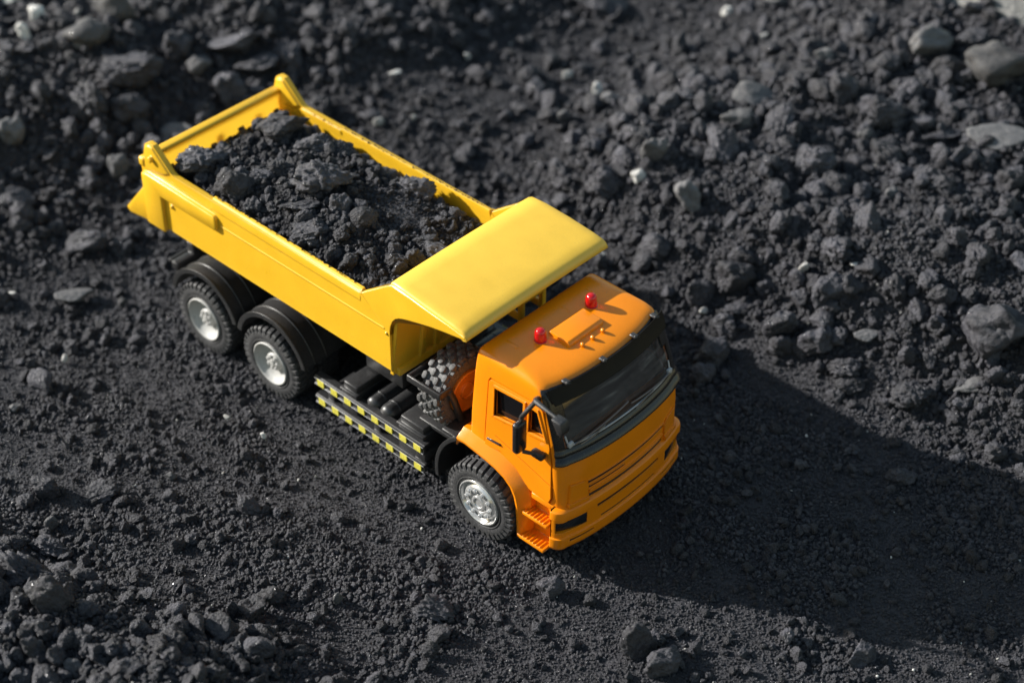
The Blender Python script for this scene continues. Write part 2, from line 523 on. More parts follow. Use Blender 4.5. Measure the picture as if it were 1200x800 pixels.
# ---- dump bed
def cheek(side):
    w = MB()
    rear = [(-17.45, 4.62), (-4.35, 4.62), (-4.35, 6.2), (-5.72, 7.30), (-5.9, 7.26), (-15.55, 7.32), (-15.75, 7.4), (-16.45, 8.05), (-16.62, 8.2), (-16.9, 8.22), (-17.12, 8.08),
            (-17.3, 7.5), (-17.5, 7.0)]
    w.prism(rear, 'y', -3.3, -3.08)
    # the wing that rises into the canopy; it stands a little wider towards the canopy
    edge = [(-4.35, 6.2), (-4.34, 6.4), (-4.28, 6.66), (-4.16, 6.92), (-4.0, 7.13), (-3.78, 7.30), (-3.45, 7.46), (-3.0, 7.62), (-2.3, 7.83), (-1.6, 7.99), (-0.9, 8.12), (-0.66, 8.16)]
    top = [(-5.70, 7.30), (-5.2, 7.68), (-4.9, 7.91), (-4.6, 8.14), (-4.4, 8.30), (-4.25, 8.42), (-4.12, 8.52), (-3.9, 8.58), (-3.2, 8.56), (-2.3, 8.47), (-1.4, 8.38), (-0.66, 8.28)]
    rings = []
    for k in range(7):
        u = k / 6.0
        ring_o, ring_i = [], []
        for e, t_ in zip(edge, top):
            x, z = e[0] + (t_[0] - e[0]) * u, e[1] + (t_[1] - e[1]) * u
            d = -0.17 * sstep(0, 1, (x + 5.7) / 3.2) * sstep(6.2, 7.6, z)
            ring_o.append((x, -3.3 + d, z)); ring_i.append((x, -3.09 + d, z))
        rings.append(ring_o + ring_i[::-1])
    w.loft(rings)
    # rolled rim along the top edge, lower by a step at the rear
    rim = [(-3.25, 6.9), (-3.304, 6.95), (-3.304, 7.10), (-3.28, 7.22), (-3.18, 7.35), (-3.06, 7.38), (-3.04, 7.3), (-3.12, 6.9)]
    w.prism(rim, 'x', -13.5, -5.74)
    w.prism([(-3.25, 6.32), (-3.32, 6.345), (-3.32, 6.375), (-3.25, 6.40)], 'x', -13.1, -4.62)
    rim2 = [(y, z - (0.10 if z > 6.9 else 0)) for y, z in rim]
    w.prism([(y + 0.01, z) for y, z in rim2], 'x', -15.7, -13.497)
    # sill along the foot of the side
    w.prism([(-3.3, 4.66), (-3.27, 4.58), (-3.0, 4.28), (-2.7, 4.28), (-2.7, 4.66)], 'x', -17.3, -4.36)
    # L-shaped stiffener at the rear end
    w.prism([(-17.42, 4.5), (-16.35, 4.5), (-16.35, 6.12), (-13.3, 6.12), (-13.2, 6.22), (-13.2, 6.68), (-13.3, 6.76), (-17.1, 6.84), (-17.42, 6.76)], 'y', -3.46, -3.2, 0.07, 2)
    w.ball((-15.9, -3.3, 5.85), 0.09, 6)
    w.ball((-4.52, -3.3, 6.2), 0.06, 6)
    # gusset block and hinge boss on the rear post
    w.prism([(-17.3, 6.9), (-16.15, 7.15), (-15.8, 7.34), (-16.5, 7.95), (-16.66, 8.10), (-16.9, 8.12), (-17.1, 8.0)], 'y', -3.36, -3.0, 0.06, 3)
    w.box(-17.56, -17.2, -3.40, -3.1, 7.0, 7.4, 0.10, 3)
    w.lathe([(0.10, -3.50), (0.12, -3.49), (0.12, -3.3)], (-16.72, 0, 7.62), 'y', 12)
    return w if side < 0 else w.mirror_y()

bedmb = MB()
for s in (-1, 1):
    c = cheek(s); bedmb.add(c.v, c.f)
bedmb.box(-17.2, -4.2, -3.06, 3.06, 4.3, 4.62, 0.03)                       # floor
bedmb.prism([(-4.52, 4.35), (-4.37, 4.35), (-3.86, 8.40), (-4.02, 8.40)], 'y', -3.2, 3.2)     # front wall
for y in (-1.9, -1.2, 0.4, 1.1, 1.9, 2.6):
    bedmb.prism([(-4.4, 4.5), (-4.24, 4.45), (-3.76, 8.3), (-3.95, 8.3)], 'y', y - 0.13, y + 0.13, 0.04)
for y in (1.85, 2.95):
    bedmb.box(-3.16, -2.98, y - 0.11, y + 0.11, 4.4, 8.3, 0.03)
    bedmb.box(-4.2, -3.0, y - 0.07, y + 0.07, 4.5, 4.8, 0.03)
bedmb.box(-3.15, -2.99, 1.8, 3.0, 5.25, 5.45, 0.03)
for x in (-6.5, -9.5, -12.5, -15.4):
    bedmb.box(x - 0.15, x + 0.15, -2.6, 2.6, 3.95, 4.33, 0.04)
bed = bedmb.build("dump_bed", M['bed'], TRUCK)
cp = MB()
cw = lambda x: 3.278 + 0.17 * float(sstep(0, 1, np.float64((x + 5.7) / 3.2)))
sec = [(-4.12, 8.46), (-4.12, 8.60), (-3.98, 8.68), (-3.4, 8.68), (-2.3, 8.60), (-1.2, 8.50), (-0.82, 8.44), (-0.66, 8.36), (-0.58, 8.24), (-0.60, 8.12), (-0.72, 8.08), (-0.86, 8.14), (-2.3, 8.3), (-3.9, 8.42)]
ys = [(-1.0, -0.10), (-0.994, -0.035), (-0.98, -0.005)] + [(t, 0.0) for t in (-0.9, -0.6, -0.3, 0, 0.3, 0.6, 0.9)] + [(0.98, -0.005), (0.994, -0.035), (1.0, -0.10)]
rings = []
for u, dz in ys:
    rings.append([(x, u * (cw(x) + 0.02), (z + dz * (1 if z > 8.2 + 0.11 * (-0.6 - x) * 0.6 else 0.0)) + 0.04 * (1 - u * u)) for x, z in sec])
cp.loft(rings)
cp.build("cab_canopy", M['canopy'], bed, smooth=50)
tp = MB()
tp.prism([(-16.90, 7.60), (-17.0, 7.60), (-17.22, 6.0), (-17.28, 4.62), (-17.18, 4.62), (-17.12, 6.0)], 'y', -3.06, 3.06)
tp.build("tailgate_panel", M['thinbed'], bed)
tg = MB()
tg.prism([(-17.28, 5.9), (-17.5, 5.8), (-18.72, 4.58), (-18.68, 4.36), (-18.5, 4.34), (-17.32, 4.62)], 'y', -2.86, 2.86, 0.05)
for s in (-1, 1):
    tg.prism([(-17.42, 6.0), (-17.62, 5.9), (-18.78, 4.52), (-18.6, 4.34), (-17.4, 4.5)], 'y', s * 2.87, s * 3.38, 0.05)
tg.prism([(-16.84, 7.56), (-16.80, 7.63), (-16.84, 7.70), (-17.12, 7.73), (-17.2, 7.66), (-17.18, 7.46), (-17.0, 7.46)], 'y', -2.97, 2.97, 0.03)
for y in (-1.9, 0, 1.9):
    tg.prism([(-17.14, 7.0), (-17.36, 6.9), (-17.5, 6.0), (-17.28, 6.0)], 'y', y - 0.14, y + 0.14, 0.04)
tg.build("tailgate", M['bed'], bed)

# ---- chassis, tanks, boxes, guards
ch = MB()
for s in (-1, 1):
    ch.box(-16.6, 2.3, s * 0.75, s * 1.15, 2.1, 2.95, 0.05)
    ch.box(-16.3, -4.6, s * 0.8, s * 1.5, 3.0, 4.0, 0.06)
for x in (-16.2, -12.5, -8.6, -4.6, -1.0):
    ch.box(x - 0.2, x + 0.2, -0.9, 0.9, 2.25, 2.8, 0.03)
ch.box(-4.6, -1.1, -1.9, 1.9, 2.2, 2.6, 0.05)
ch.box(-6.9, -5.0, -2.2, -1.0, 2.7, 3.9, 0.08)
ch.box(-6.9, -5.0, 1.0, 2.2, 2.7, 3.9, 0.08)
for x in (0.0, -10.65, -14.44):
    ch.lathe([(0.26, -2.7), (0.3, -2.6), (0.3, 2.6), (0.26, 2.7)], (x, 0, 1.46), 'y', 18)
    ch.lathe([(0.3, -0.6), (0.62, -0.4), (0.62, 0.4), (0.3, 0.6)], (x, 0, 1.5), 'y', 18)
ch.build("chassis_frame", M['black'], TRUCK)
rb = MB()
rb.box(-16.85, -16.45, -3.05, 3.05, 2.35, 2.75, 0.08)
rb.box(-17.05, -16.9, -3.0, 3.0, 2.55, 2.72, 0.05)
rb.box(-16.9, -16.5, -2.2, -1.9, 2.4, 3.2, 0.05); rb.box(-16.9, -16.5, 1.9, 2.2, 2.4, 3.2, 0.05)
rb.build("rear_bumper", M['black'], TRUCK)

def chest(x0, x1, y0, y1, z0, z1, lip):
    w = MB()
    w.box(x0, x1, y0, y1, z0, z1 - 0.3, 0.05)
    w.box(x0 + 0.04, x1 - 0.04, y0 + 0.06, y1, z1 - 0.32, z1, 0.09, 2)
    w.box(x0 - lip, x1 + lip, y0 - 0.05, y1, z1 - 0.36, z1 - 0.28, 0.02)
    return w
for s in (-1, 1):
    bx = chest(-7.05, -6.25, -3.3, -1.5, 1.35, 2.62, 0.03)
    bt = chest(-4.25, -3.0, -3.2, -1.3, 1.1, 2.62, 0.04)
    for w, nm in ((bx, "battery_box"), (bt, "fuel_tank")):
        (w if s < 0 else w.mirror_y()).build(nm, M['black'], TRUCK)
    for x in (-5.75, -5.05):
        w = MB()
        w.lathe([(0.0, -3.16), (0.14, -3.14), (0.25, -3.08), (0.32, -2.98), (0.345, -2.86), (0.345, -2.62), (0.36, -2.61), (0.36, -2.54), (0.345, -2.53), (0.345, -1.2), (0.2, -1.1), (0, -1.08)], (x, 0, 2.02), 'y', 28, cap=False)
        w.lathe([(0.05, -3.24), (0.07, -3.22), (0.07, -3.1)], (x, 0, 2.02), 'y', 10)
        (w if s < 0 else w.mirror_y()).build("air_tank", M['black'], TRUCK)
    g = MB()
    for z0, z1 in ((1.74, 2.12), (0.86, 1.24)):
        g.prism([(-3.36, z0), (-3.36, z1 - 0.05), (-3.32, z1), (-3.04, z1), (-3.04, z1 - 0.08), (-3.24, z1 - 0.1), (-3.24, z0)], 'x', -8.4, -2.82)
        g.box(-8.40, -2.82, -3.40, -3.355, z0 - 0.01, z0 + 0.06, 0.01)
        g.box(-8.40, -2.82, -3.40, -3.355, z1 - 0.10, z1 - 0.03, 0.01)
    for x in (-7.7, -5.3, -3.2):
        g.box(x - 0.16, x + 0.16, -3.25, -3.1, 0.9, 2.05, 0.02)
        g.box(x - 0.12, x + 0.12, -3.15, -0.9, 1.5, 1.75, 0.02)
    g.box(-3.3, -2.84, -3.3, -1.2, 1.3, 1.7, 0.04)
    gd = (g if s < 0 else g.mirror_y()).build("side_guard", M['black'], TRUCK)
    for z0, z1 in ((1.74, 2.12), (0.86, 1.24)):
        for k in range(8):
            x = -8.06 + 0.705 * k
            p = MB()
            if s < 0:
                p.box(x - 0.175, x + 0.175, -3.412, -3.36, z0 + 0.02, z1 - 0.07, 0.008, 1)
            else:
                p.box(x - 0.19, x + 0.19, 3.36, 3.412, z0 + 0.005, z1 - 0.03, 0.008, 1)
            p.build("yellow_reflector", M['stripe_y'], gd)
        p = MB()
        for zz in (z0 + 0.025, z1 - 0.07):
            p.box(-8.38, -2.84, s * 3.403, s * 3.396, zz - 0.014, zz + 0.014)
        p.build("white_edge_line", M['stripe_w'], gd)

# ---- mudguards over the rear axles
for xw in (-14.44, -10.65):
    for s in (-1, 1):
        g = MB(); c = (xw + 0.18, 1.86)
        g.arc(c, 1.80, 1.88, 14, 168, -3.58, -1.5, 36)
        g.arc(c, 1.70, 1.91, 14, 168, -3.62, -3.53, 36)
        for y in (-3.08, -2.5):
            g.arc(c, 1.87, 1.915, 14, 168, y - 0.03, y + 0.03, 36)
        (g if s < 0 else g.mirror_y()).build("mudguard", M['black'], TRUCK, smooth=40)
for s in (-1, 1):
    g = MB()
    g.arc((0, 1.45), 2.28, 2.36, 122, 190, -3.22, -1.9, 18)
    g.arc((0, 1.45), 2.24, 2.39, 122, 190, -3.27, -3.19, 18)
    g.box(-2.1, -1.15, -3.2, -1.8, 3.2, 3.34, 0.05)
    (g if s < 0 else g.mirror_y()).build("mudflap", M['black'], TRUCK, smooth=40)

# ---- wheels
def tyre_mb(R=1.5, w=0.98, bead=0.88, nl=34, chunky=False):
    """axis along y, outer side towards -y, centred on the origin"""
    h = w / 2
    T = MB()
    T.lathe([(bead, -h + 0.10), (bead + 0.06, -h + 0.03), (bead + 0.16, -h + 0.0), (bead + 0.30, -h - 0.03), (bead + 0.42, -h), (R - 0.12, -h + 0.08), (R - 0.06, -h + 0.16), (R - 0.05, 0),
             (R - 0.06, h - 0.16), (R - 0.12, h - 0.08), (bead + 0.42, h), (bead + 0.16, h), (bead, h - 0.1)], (0, 0, 0), 'y', 72, cap=False)
    rings = []
    T.lathe([(bead + 0.10, -h - 0.01), (bead + 0.13, -h - 0.03), (bead + 0.16, -h - 0.01)], (0, 0, 0), 'y', 60, cap=False)
    for i in range(nl):
        for row in ((-1, 1) if not chunky else (-1, 0, 1)):
            a = 2 * PI * (i + (0.5 if row == 1 else 0.0) + (0.5 if row == 0 else 0)) / nl
            da = 2 * PI / nl * (0.30 if not chunky else 0.33)
            if row == 0:
                y0, y1 = -0.16, 0.16
            elif chunky:
                y0, y1 = row * 0.22, row * (h + 0.0)
            else:
                y0, y1 = row * 0.05, row * (h + 0.0)
            prof = []
            def P(rr, aa, yy):
                return (rr * math.cos(aa), yy, rr * math.sin(aa))
            if row == 0:
                v = [P(R - 0.08, a - da, y0), P(R - 0.08, a + da, y0), P(R - 0.08, a + da, y1), P(R - 0.08, a - da, y1),
                     P(R + 0.02, a - da * 0.8, y0 * .9), P(R + 0.02, a + da * 0.8, y0 * .9), P(R + 0.02, a + da * 0.8, y1 * .9), P(R + 0.02, a - da * 0.8, y1 * .9)]
                f = [(0, 1, 2, 3), (4, 7, 6, 5), (0, 4, 5, 1), (1, 5, 6, 2), (2, 6, 7, 3), (3, 7, 4, 0)]
            else:
                # lug: from the middle of the tread over the shoulder and a little way down the side wall
                sh = row * da * 0.5
                pr = [(R + 0.02, y0), (R + 0.02, y1 - row * 0.07), (R - 0.03, y1 + row * 0.0), (R - 0.24, y1 + row * 0.015), (R - 0.25, y1 - row * 0.06), (R - 0.10, y0)]
                n = len(pr)
                v = []
                for k, (rr, yy) in enumerate(pr):
                    tw = sh * (1 if abs(yy) > abs(y0) + 0.05 else -1)
                    v.append(P(rr, a - da + tw, yy))
                for k, (rr, yy) in enumerate(pr):
                    tw = sh * (1 if abs(yy) > abs(y0) + 0.05 else -1)
                    v.append(P(rr, a + da + tw, yy))
                f = [tuple(range(n)), tuple(range(n, 2 * n))[::-1]] + [(k, n + k, n + (k + 1) % n, (k + 1) % n) for k in range(n)]
            T.add(v, f)
    return T

def rim_rear_mb(h=0.49):
    r = MB()
    r.lathe([(0.90, -h + 0.04), (0.90, -h - 0.03), (0.86, -h - 0.055), (0.82, -h - 0.03), (0.80, -h + 0.05), (0.70, -h + 0.14), (0.58, -h + 0.22), (0.42, -h + 0.27), (0.40, -h + 0.27), (0.36, -h + 0.16), (0.32, -h + 0.12), (0.14, -h + 0.12), (0.13, -h + 0.04), (0, -h + 0.03)],
            (0, 0, 0), 'y', 56, cap=False)
    r.lathe([(0.9, -h + 0.04), (0.85, -h + 0.2), (0.85, h - 0.1), (0, h - 0.12)], (0, 0, 0), 'y', 40, cap=False)
    return r
def nuts_mb(n, rad, y, size):
    r = MB()
    for i in range(n):
        a = 2 * PI * i / n + 0.2
        c = (rad * math.cos(a), 0, rad * math.sin(a))
        r.lathe([(size, y + 0.1), (size, y - 0.02), (size * 0.75, y - 0.05), (0, y - 0.055)], c, 'y', 6, cap=False)
    return r
def rim_front_mb(h=0.49):
    r = MB()
    r.lathe([(0.90, -h + 0.04), (0.90, -h - 0.03), (0.86, -h - 0.055), (0.82, -h - 0.03), (0.79, -h + 0.06), (0.74, -h + 0.10), (0.68, -h + 0.03), (0.62, -h - 0.02), (0.38, -h - 0.03), (0.36, -h + 0.03), (0.31, -h + 0.03), (0.29, -h - 0.05), (0.2, -h - 0.06), (0.18, -h - 0.02), (0, -h - 0.02)],
            (0, 0, 0), 'y', 56, cap=False)
    r.lathe([(0.9, -h + 0.04), (0.85, -h + 0.2), (0.85, h - 0.1), (0, h - 0.12)], (0, 0, 0), 'y', 40, cap=False)
    return r
def nosmall(mb, name):
    return mb.mesh(name, (0, 0, 0))[0]
ME_TYRE = nosmall(tyre_mb(), "tyre"); ME_RIMR = nosmall(rim_rear_mb(), "rim"); ME_NUTR = nosmall(nuts_mb(7, 0.25, -0.49 + 0.10, 0.085), "wheel_nut_ring")
ME_RIMF = nosmall(rim_front_mb(), "rim"); ME_NUTF = nosmall(nuts_mb(10, 0.52, -0.49 - 0.06, 0.085), "wheel_nut_ring")
ME_TYRE.materials.append(M['rubber']); ME_RIMR.materials.append(M['silver']); ME_NUTR.materials.append(M['silver'])
ME_RIMF.materials.append(M['chrome']); ME_NUTF.materials.append(M['chrome'])
def wheel(x, side, front, z=1.46, y=None, spin=0.0):
    y = (3.56 - 0.49) if y is None else y
    e = empty("wheel", (x, side * y, z), TRUCK)
    if side > 0:
        e.rotation_euler = (0, spin, PI)
    else:
        e.rotation_euler = (0, spin, 0)
    for nm, me in (("tyre", ME_TYRE), ("rim", ME_RIMF if front else ME_RIMR), ("wheel_nuts", ME_NUTF if front else ME_NUTR)):
        o = bpy.data.objects.new(nm, me); COL.objects.link(o); o.parent = e
for side in (-1, 1):
    wheel(0.0, side, True, spin=0.3)
    for x, sp in ((-10.65, 0.1), (-14.44, 0.55)):
        wheel(x, side, False, spin=sp)
        e = empty("inner_wheel", (x, side * 1.98, 1.46), TRUCK)
        o = bpy.data.objects.new("tyre", ME_TYRE); COL.objects.link(o); o.parent = e
        o = bpy.data.objects.new("rim", ME_RIMR); COL.objects.link(o); o.parent = e

# ---- spare wheel standing behind the cab, its face towards the cab
SPC = (-2.62, -1.9, 4.22)
spw = empty("spare_wheel", SPC, TRUCK)
spw.rotation_euler = (0, 0, PI / 2)
st = MB()
R_ = 1.42; H_ = 0.53
st.lathe([(0.80, -H_ + 0.1), (0.86, -H_ + 0.02), (1.0, -H_ - 0.02), (1.15, -H_), (R_ - 0.16, -H_ + 0.06), (R_ - 0.08, -H_ + 0.14), (R_ - 0.06, 0), (R_ - 0.08, H_ - 0.14), (R_ - 0.16, H_ - 0.06), (1.15, H_), (0.9, H_), (0.80, H_ - 0.1)], (0, 0, 0), 'y', 64, cap=False)
for row, yy in enumerate((-0.39, -0.13, 0.13, 0.39)):
    for i in range(19):
        a = 2 * PI * (i + 0.5 * (row % 2)) / 19
        lo, hi = [], []
        for (da, dy) in ((-0.115, -0.05), (-0.07, -0.108), (0.07, -0.108), (0.115, -0.045), (0.115, 0.045), (0.07, 0.108), (-0.07, 0.108), (-0.115, 0.05)):
            lo.append(((R_ - 0.1) * math.cos(a + da), yy + dy, (R_ - 0.1) * math.sin(a + da)))
            hi.append(((R_ + 0.03) * math.cos(a + da * 0.8), yy + dy * 0.8, (R_ + 0.03) * math.sin(a + da * 0.8)))
        c = ((R_ + 0.055) * math.cos(a), yy, (R_ + 0.055) * math.sin(a))
        o0 = len(lo)
        st.add(lo + hi + [c], [(k, (k + 1) % 8, 8 + (k + 1) % 8, 8 + k) for k in range(8)] + [(8 + k, 8 + (k + 1) % 8, 16) for k in range(8)])
for i in range(30):
    a = 2 * PI * i / 30
    P_ = lambda r, da, y: (r * math.cos(a + da), y, r * math.sin(a + da))
    v8 = [P_(r, da, y) for y in (-H_ - 0.025, -H_ + 0.1) for r in (1.16, R_ - 0.08) for da in (-0.06, 0.06)]
    st.add(v8, [(0, 1, 3, 2), (4, 6, 7, 5), (0, 4, 5, 1), (2, 3, 7, 6), (0, 2, 6, 4), (1, 5, 7, 3)])
me = nosmall(st, "spare_tyre"); me.materials.append(M['dustrubber'])
o = bpy.data.objects.new("tyre", me); COL.objects.link(o); o.parent = spw
hb = MB()
hb.lathe([(0.82, -0.45), (0.82, -0.58), (0.76, -0.61), (0.70, -0.56), (0.55, -0.48), (0.34, -0.48), (0.30, -0.58), (0.26, -0.58), (0.24, -0.52), (0, -0.52)], (0, 0, 0), 'y', 40, cap=False)
me = nosmall(hb, "spare_hub"); me.materials.append(M['hub'])
o = bpy.data.objects.new("hub", me); COL.objects.link(o); o.parent = spw
br = MB()
# a flat strap round the tyre's outer side and a fork in front of it
for (x0, x1, y0, y1) in ((-3.42, -1.84, -3.50, -3.40), (-1.94, -1.84, -3.46, -2.9), (-3.42, -3.32, -3.46, -1.0)):
    br.box(x0, x1, y0, y1, 4.86, 5.14, 0.04)
br.tube([(-1.9, -3.0, 5.0), (-1.88, -2.8, 4.5), (-1.9, -2.5, 3.6), (-1.95, -2.2, 2.6)], 0.13, 8)
br.tube([(-1.9, -0.9, 5.0), (-1.88, -1.1, 4.5), (-1.9, -1.4, 3.6), (-1.95, -1.6, 2.6)], 0.13, 8)
br.box(-3.6, -1.7, -2.8, -0.9, 2.48, 2.66, 0.04)
br.build("spare_wheel_bracket", M['black'], TRUCK)
st2 = MB()
st2.box(-2.4, -1.2, 0.4, 2.6, 2.6, 5.2, 0.12)
st2.build("air_filter_stack", M['black'], TRUCK)

# ---- cab
TAB = [  # z, rear x, front centre x, half width
    (2.55, -0.92, 3.60, 3.02), (4.0, -0.90, 3.57, 3.04), (4.7, -0.88, 3.50, 3.03), (5.45, -0.84, 3.30, 3.00), (6.5, -0.78, 2.95, 2.95), (6.95, -0.74, 2.74, 2.92),
    (7.2, -0.72, 2.60, 2.88), (7.32, -0.71, 2.50, 2.84), (7.40, -0.69, 2.32, 2.79), (7.46, -0.66, 2.05, 2.72), (7.51, -0.62, 1.7, 2.62), (7.555, -0.56, 1.25, 2.46), (7.59, -0.46, 0.75, 2.2)]
def tabv(z):
    for a, b2 in zip(TAB, TAB[1:]):
        if z <= b2[0]:
            k = (z - a[0]) / (b2[0] - a[0])
            return [a[i] + k * (b2[i] - a[i]) for i in (1, 2, 3)]
    return list(TAB[-1][1:])
NF, NCN = 22, 7
def front_x(y, xc, hw, bow=0.42):
    return xc - bow * (abs(y) / hw) ** 2.2
def section(z, xr, xc, hw, rc=0.32, rr=0.14, bow=0.42):
    pts = []
    for k in range(4):
        a = PI + PI / 2 * k / 3.0            # rear right corner
        pts.append((xr + rr + rr * math.cos(a), -hw + rr + rr * math.sin(a)))
    yc = hw - rc
    xf = front_x(yc, xc, hw, bow) - 0.03
    for k in range(1, 6):
        pts.append((xr + rr + (xf - rc - xr - rr) * k / 6.0, -hw))
    i0 = len(pts)
    for k in range(NCN):
        a = -PI / 2 + PI / 2 * k / (NCN - 1)
        pts.append((xf - rc + rc * math.cos(a), -yc + rc * math.sin(a)))
    for k in range(1, NF):
        y = -yc + 2 * yc * k / NF
        e = min(1, (yc - abs(y)) / 0.5)
        pts.append((front_x(y, xc, hw, bow) - 0.03 * (1 - e), y))
    for k in range(NCN):
        a = PI / 2 * k / (NCN - 1)
        pts.append((xf - rc + rc * math.cos(a), yc + rc * math.sin(a)))
    i1 = len(pts)
    for k in range(1, 6):
        pts.append((xf - rc + (xr + rr - xf + rc) * k / 6.0, hw))
    for k in range(4):
        a = PI / 2 + PI / 2 * k / 3.0
        pts.append((xr + rr + rr * math.cos(a), hw - rr + rr * math.sin(a)))
    return [(x, y, z) for x, y in pts], i0, i1

shell = MB()
zs = [2.55, 3.2, 4.0, 4.7, 5.1, 5.45, 6.0, 6.5, 6.95, 7.08, 7.2, 7.27, 7.32, 7.36, 7.40, 7.43, 7.46, 7.485, 7.51, 7.535, 7.555, 7.575, 7.59]
rings = []
for z in zs:
    xr, xc, hw = tabv(z)
    r, I0, I1 = section(z, xr, xc, hw)
    rings.append(r)
rings.append([(0.15 + (p[0] - 0.15) * 0.6, p[1] * 0.8, 7.605) for p in rings[-1]])
shell.loft(rings)
def hwz(z):
    return 3.04 - 0.10 * (z - 4.0) / 2.5
WIN1 = [(0.23, 5.24), (1.50, 5.42), (1.49, 6.50), (0.23, 6.40)]
WIN2 = [(1.74, 5.46), (2.46, 5.56), (2.10, 6.46), (1.76, 6.50)]
cut = []
c = MB(); c.box(-0.45, 2.15, -2.62, 2.62, 5.0, 7.12); cut.append(c)
c = MB(); c.prism([(-2.62, 5.3), (2.62, 5.3), (2.5, 7.0), (-2.5, 7.0)], 'x', 1.6, 5.0); cut.append(c)
for w in (WIN1, WIN2):
    c = MB(); c.prism(w, 'y', -4.0, 4.0); cut.append(c)
for s in (-1, 1):
    c = MB(); c.lathe([(1.88, s * 1.7), (1.88, s * 4.5)], (0, 0, 1.46), 'y', 60); cut.append(c)
# grooves of the grille in the front face
for z0, z1, ya, yb in ((3.46, 3.58, -1.92, 1.92), (3.26, 3.34, -1.90, -0.25), (2.86, 3.00, -1.88, 1.88)):
    c = MB(); c.box(3.0, 5.0, ya, yb, z0, z1); cut.append(c)
# the recess the entry steps stand in
for s in (-1, 1):
    c = MB(); c.prism([(1.55, 1.0), (2.88, 1.0), (2.88, 2.66), (2.3, 2.80), (1.75, 2.92)], 'y', s * 2.72, s * 4.0); cut.append(c)
DOOR = [(-0.16, 3.72), (0.55, 3.86), (1.2, 3.62), (1.72, 3.14), (2.0, 3.02), (2.72, 2.95), (2.82, 3.2), (2.76, 4.7), (2.62, 5.45), (2.28, 6.60), (2.16, 6.70), (0.0, 6.60), (-0.06, 6.5)]
def grown(poly, k):
    n = len(poly); out = []
    for i in range(n):
        a, p, c_ = Vector(poly[i - 1]), Vector(poly[i]), Vector(poly[(i + 1) % n])
        d1, d2 = (p - a).normalized(), (c_ - p).normalized()
        nn = Vector((d1.y, -d1.x)) + Vector((d2.y, -d2.x))
        nn = nn / max(0.3, nn.length_squared) * 2
        out.append((p.x + nn.x * k, p.y + nn.y * k))
    return out
for s in (-1, 1):
    c = MB(); c.prism(grown(DOOR, 0.05), 'y', s * 2.84, s * 4.0)
    c.v = [(x, s * (hwz(z) - 0.12) if abs(y) < 3 else y, z) for x, y, z in c.v]; cut.append(c)
cabmb = boolean_cut(shell, cut, "cab")
cab = cabmb.build("cab", M['cab'], TRUCK, smooth=32)
# roof details
rf = MB()
rf.prism([(0.56, 7.5), (0.58, 7.68), (0.64, 7.71), (1.40, 7.69), (1.50, 7.62), (1.54, 7.4)], 'y', -0.84, 0.84, 0.03)
rf.build("roof_hatch", M['cab'], cab)
for y in (-2.05, -0.75, 0.45, 1.75):
    r_ = MB(); r_.prism([(-0.42, 7.40), (-0.2, 7.60), (0.35, 7.62), (0.5, 7.5)], 'y', y - 0.07, y + 0.07, 0.03); r_.build("roof_rib", M['cab'], cab)
for x, y, z in ((1.75, -0.48, 7.56), (1.75, 0.02, 7.56), (1.75, 0.52, 7.56), (1.42, -2.42, 7.42), (1.36, 2.46, 7.42)):
    n_ = MB(); n_.ball((x, y, z), 0.08, 8, (1.1, 0.9, 1.0)); n_.build("marker_lamp", M['cab'], cab)

# windscreen: black surround, glass, and the thick cowl under it
def outset(z, d):
    xr, xc, hw = tabv(z)
    r, i0, i1 = section(z, xr, xc, hw)
    n = len(r); out = []
    for i in range(i0 + 2, i1 - 2):
        p, a, b2 = r[i], r[i - 1], r[(i + 1) % n]
        tx, ty = b2[0] - a[0], b2[1] - a[1]
        L = math.hypot(tx, ty)
        nx, ny = ty / L, -tx / L
        out.append((p[0] + nx * d, p[1] + ny * d, z))
    return out
zf = [4.66, 4.70, 4.76, 4.82, 4.9, 4.98, 5.04, 5.10, 5.16, 5.22, 5.28, 5.31, 5.5, 5.75, 6.0, 6.3, 6.6, 6.85, 6.98, 7.02, 7.12, 7.22, 7.27]
def dz(z):
    base = 0.07 if 4.7 < z < 7.25 else 0.0
    return base + 0.17 * math.exp(-((z - 4.86) / 0.12) ** 2) + 0.08 * math.exp(-((z - 5.14) / 0.07) ** 2)
rows = [outset(z, dz(z)) for z in zf]
nr = len(rows[0])
def glass_y(z): return 2.60 - 0.10 * (z - 5.5) / 1.5
bm = bmesh.new()
vg = [[bm.verts.new(p) for p in r] for r in rows]
for k in range(len(zf) - 1):
    for i in range(nr - 1):
        zc_ = (zf[k] + zf[k + 1]) / 2
        yc_ = (rows[k][i][1] + rows[k][i + 1][1]) / 2
        if 5.29 < zc_ < 7.0 and abs(yc_) < glass_y(zc_):
            continue
        bm.faces.new((vg[k][i], vg[k][i + 1], vg[k + 1][i + 1], vg[k + 1][i]))
bmesh.ops.delete(bm, geom=[v for v in bm.verts if not v.link_faces], context='VERTS')
bmesh.ops.recalc_face_normals(bm, faces=bm.faces)
bmesh.ops.solidify(bm, geom=bm.faces, thickness=0.10)
fm = MB(); bm.verts.index_update()
fm.add([v.co[:] for v in bm.verts], [[w.index for w in q.verts] for q in bm.faces]); bm.free()
wind = fm.build("windscreen_surround", M['frame'], TRUCK, smooth=50)
gz = [5.24, 5.45, 5.7, 6.0, 6.3, 6.6, 6.85, 7.05]
gr = [[p for p in outset(z, 0.015) if abs(p[1]) < 2.74] for z in gz]
L = min(len(r) for r in gr)
gr = [r[(len(r) - L) // 2:(len(r) - L) // 2 + L] for r in gr]
g = MB(); g.loft(gr, cap=False, closed=False)
g.build("windscreen_glass", M['glass'], wind, smooth=60)
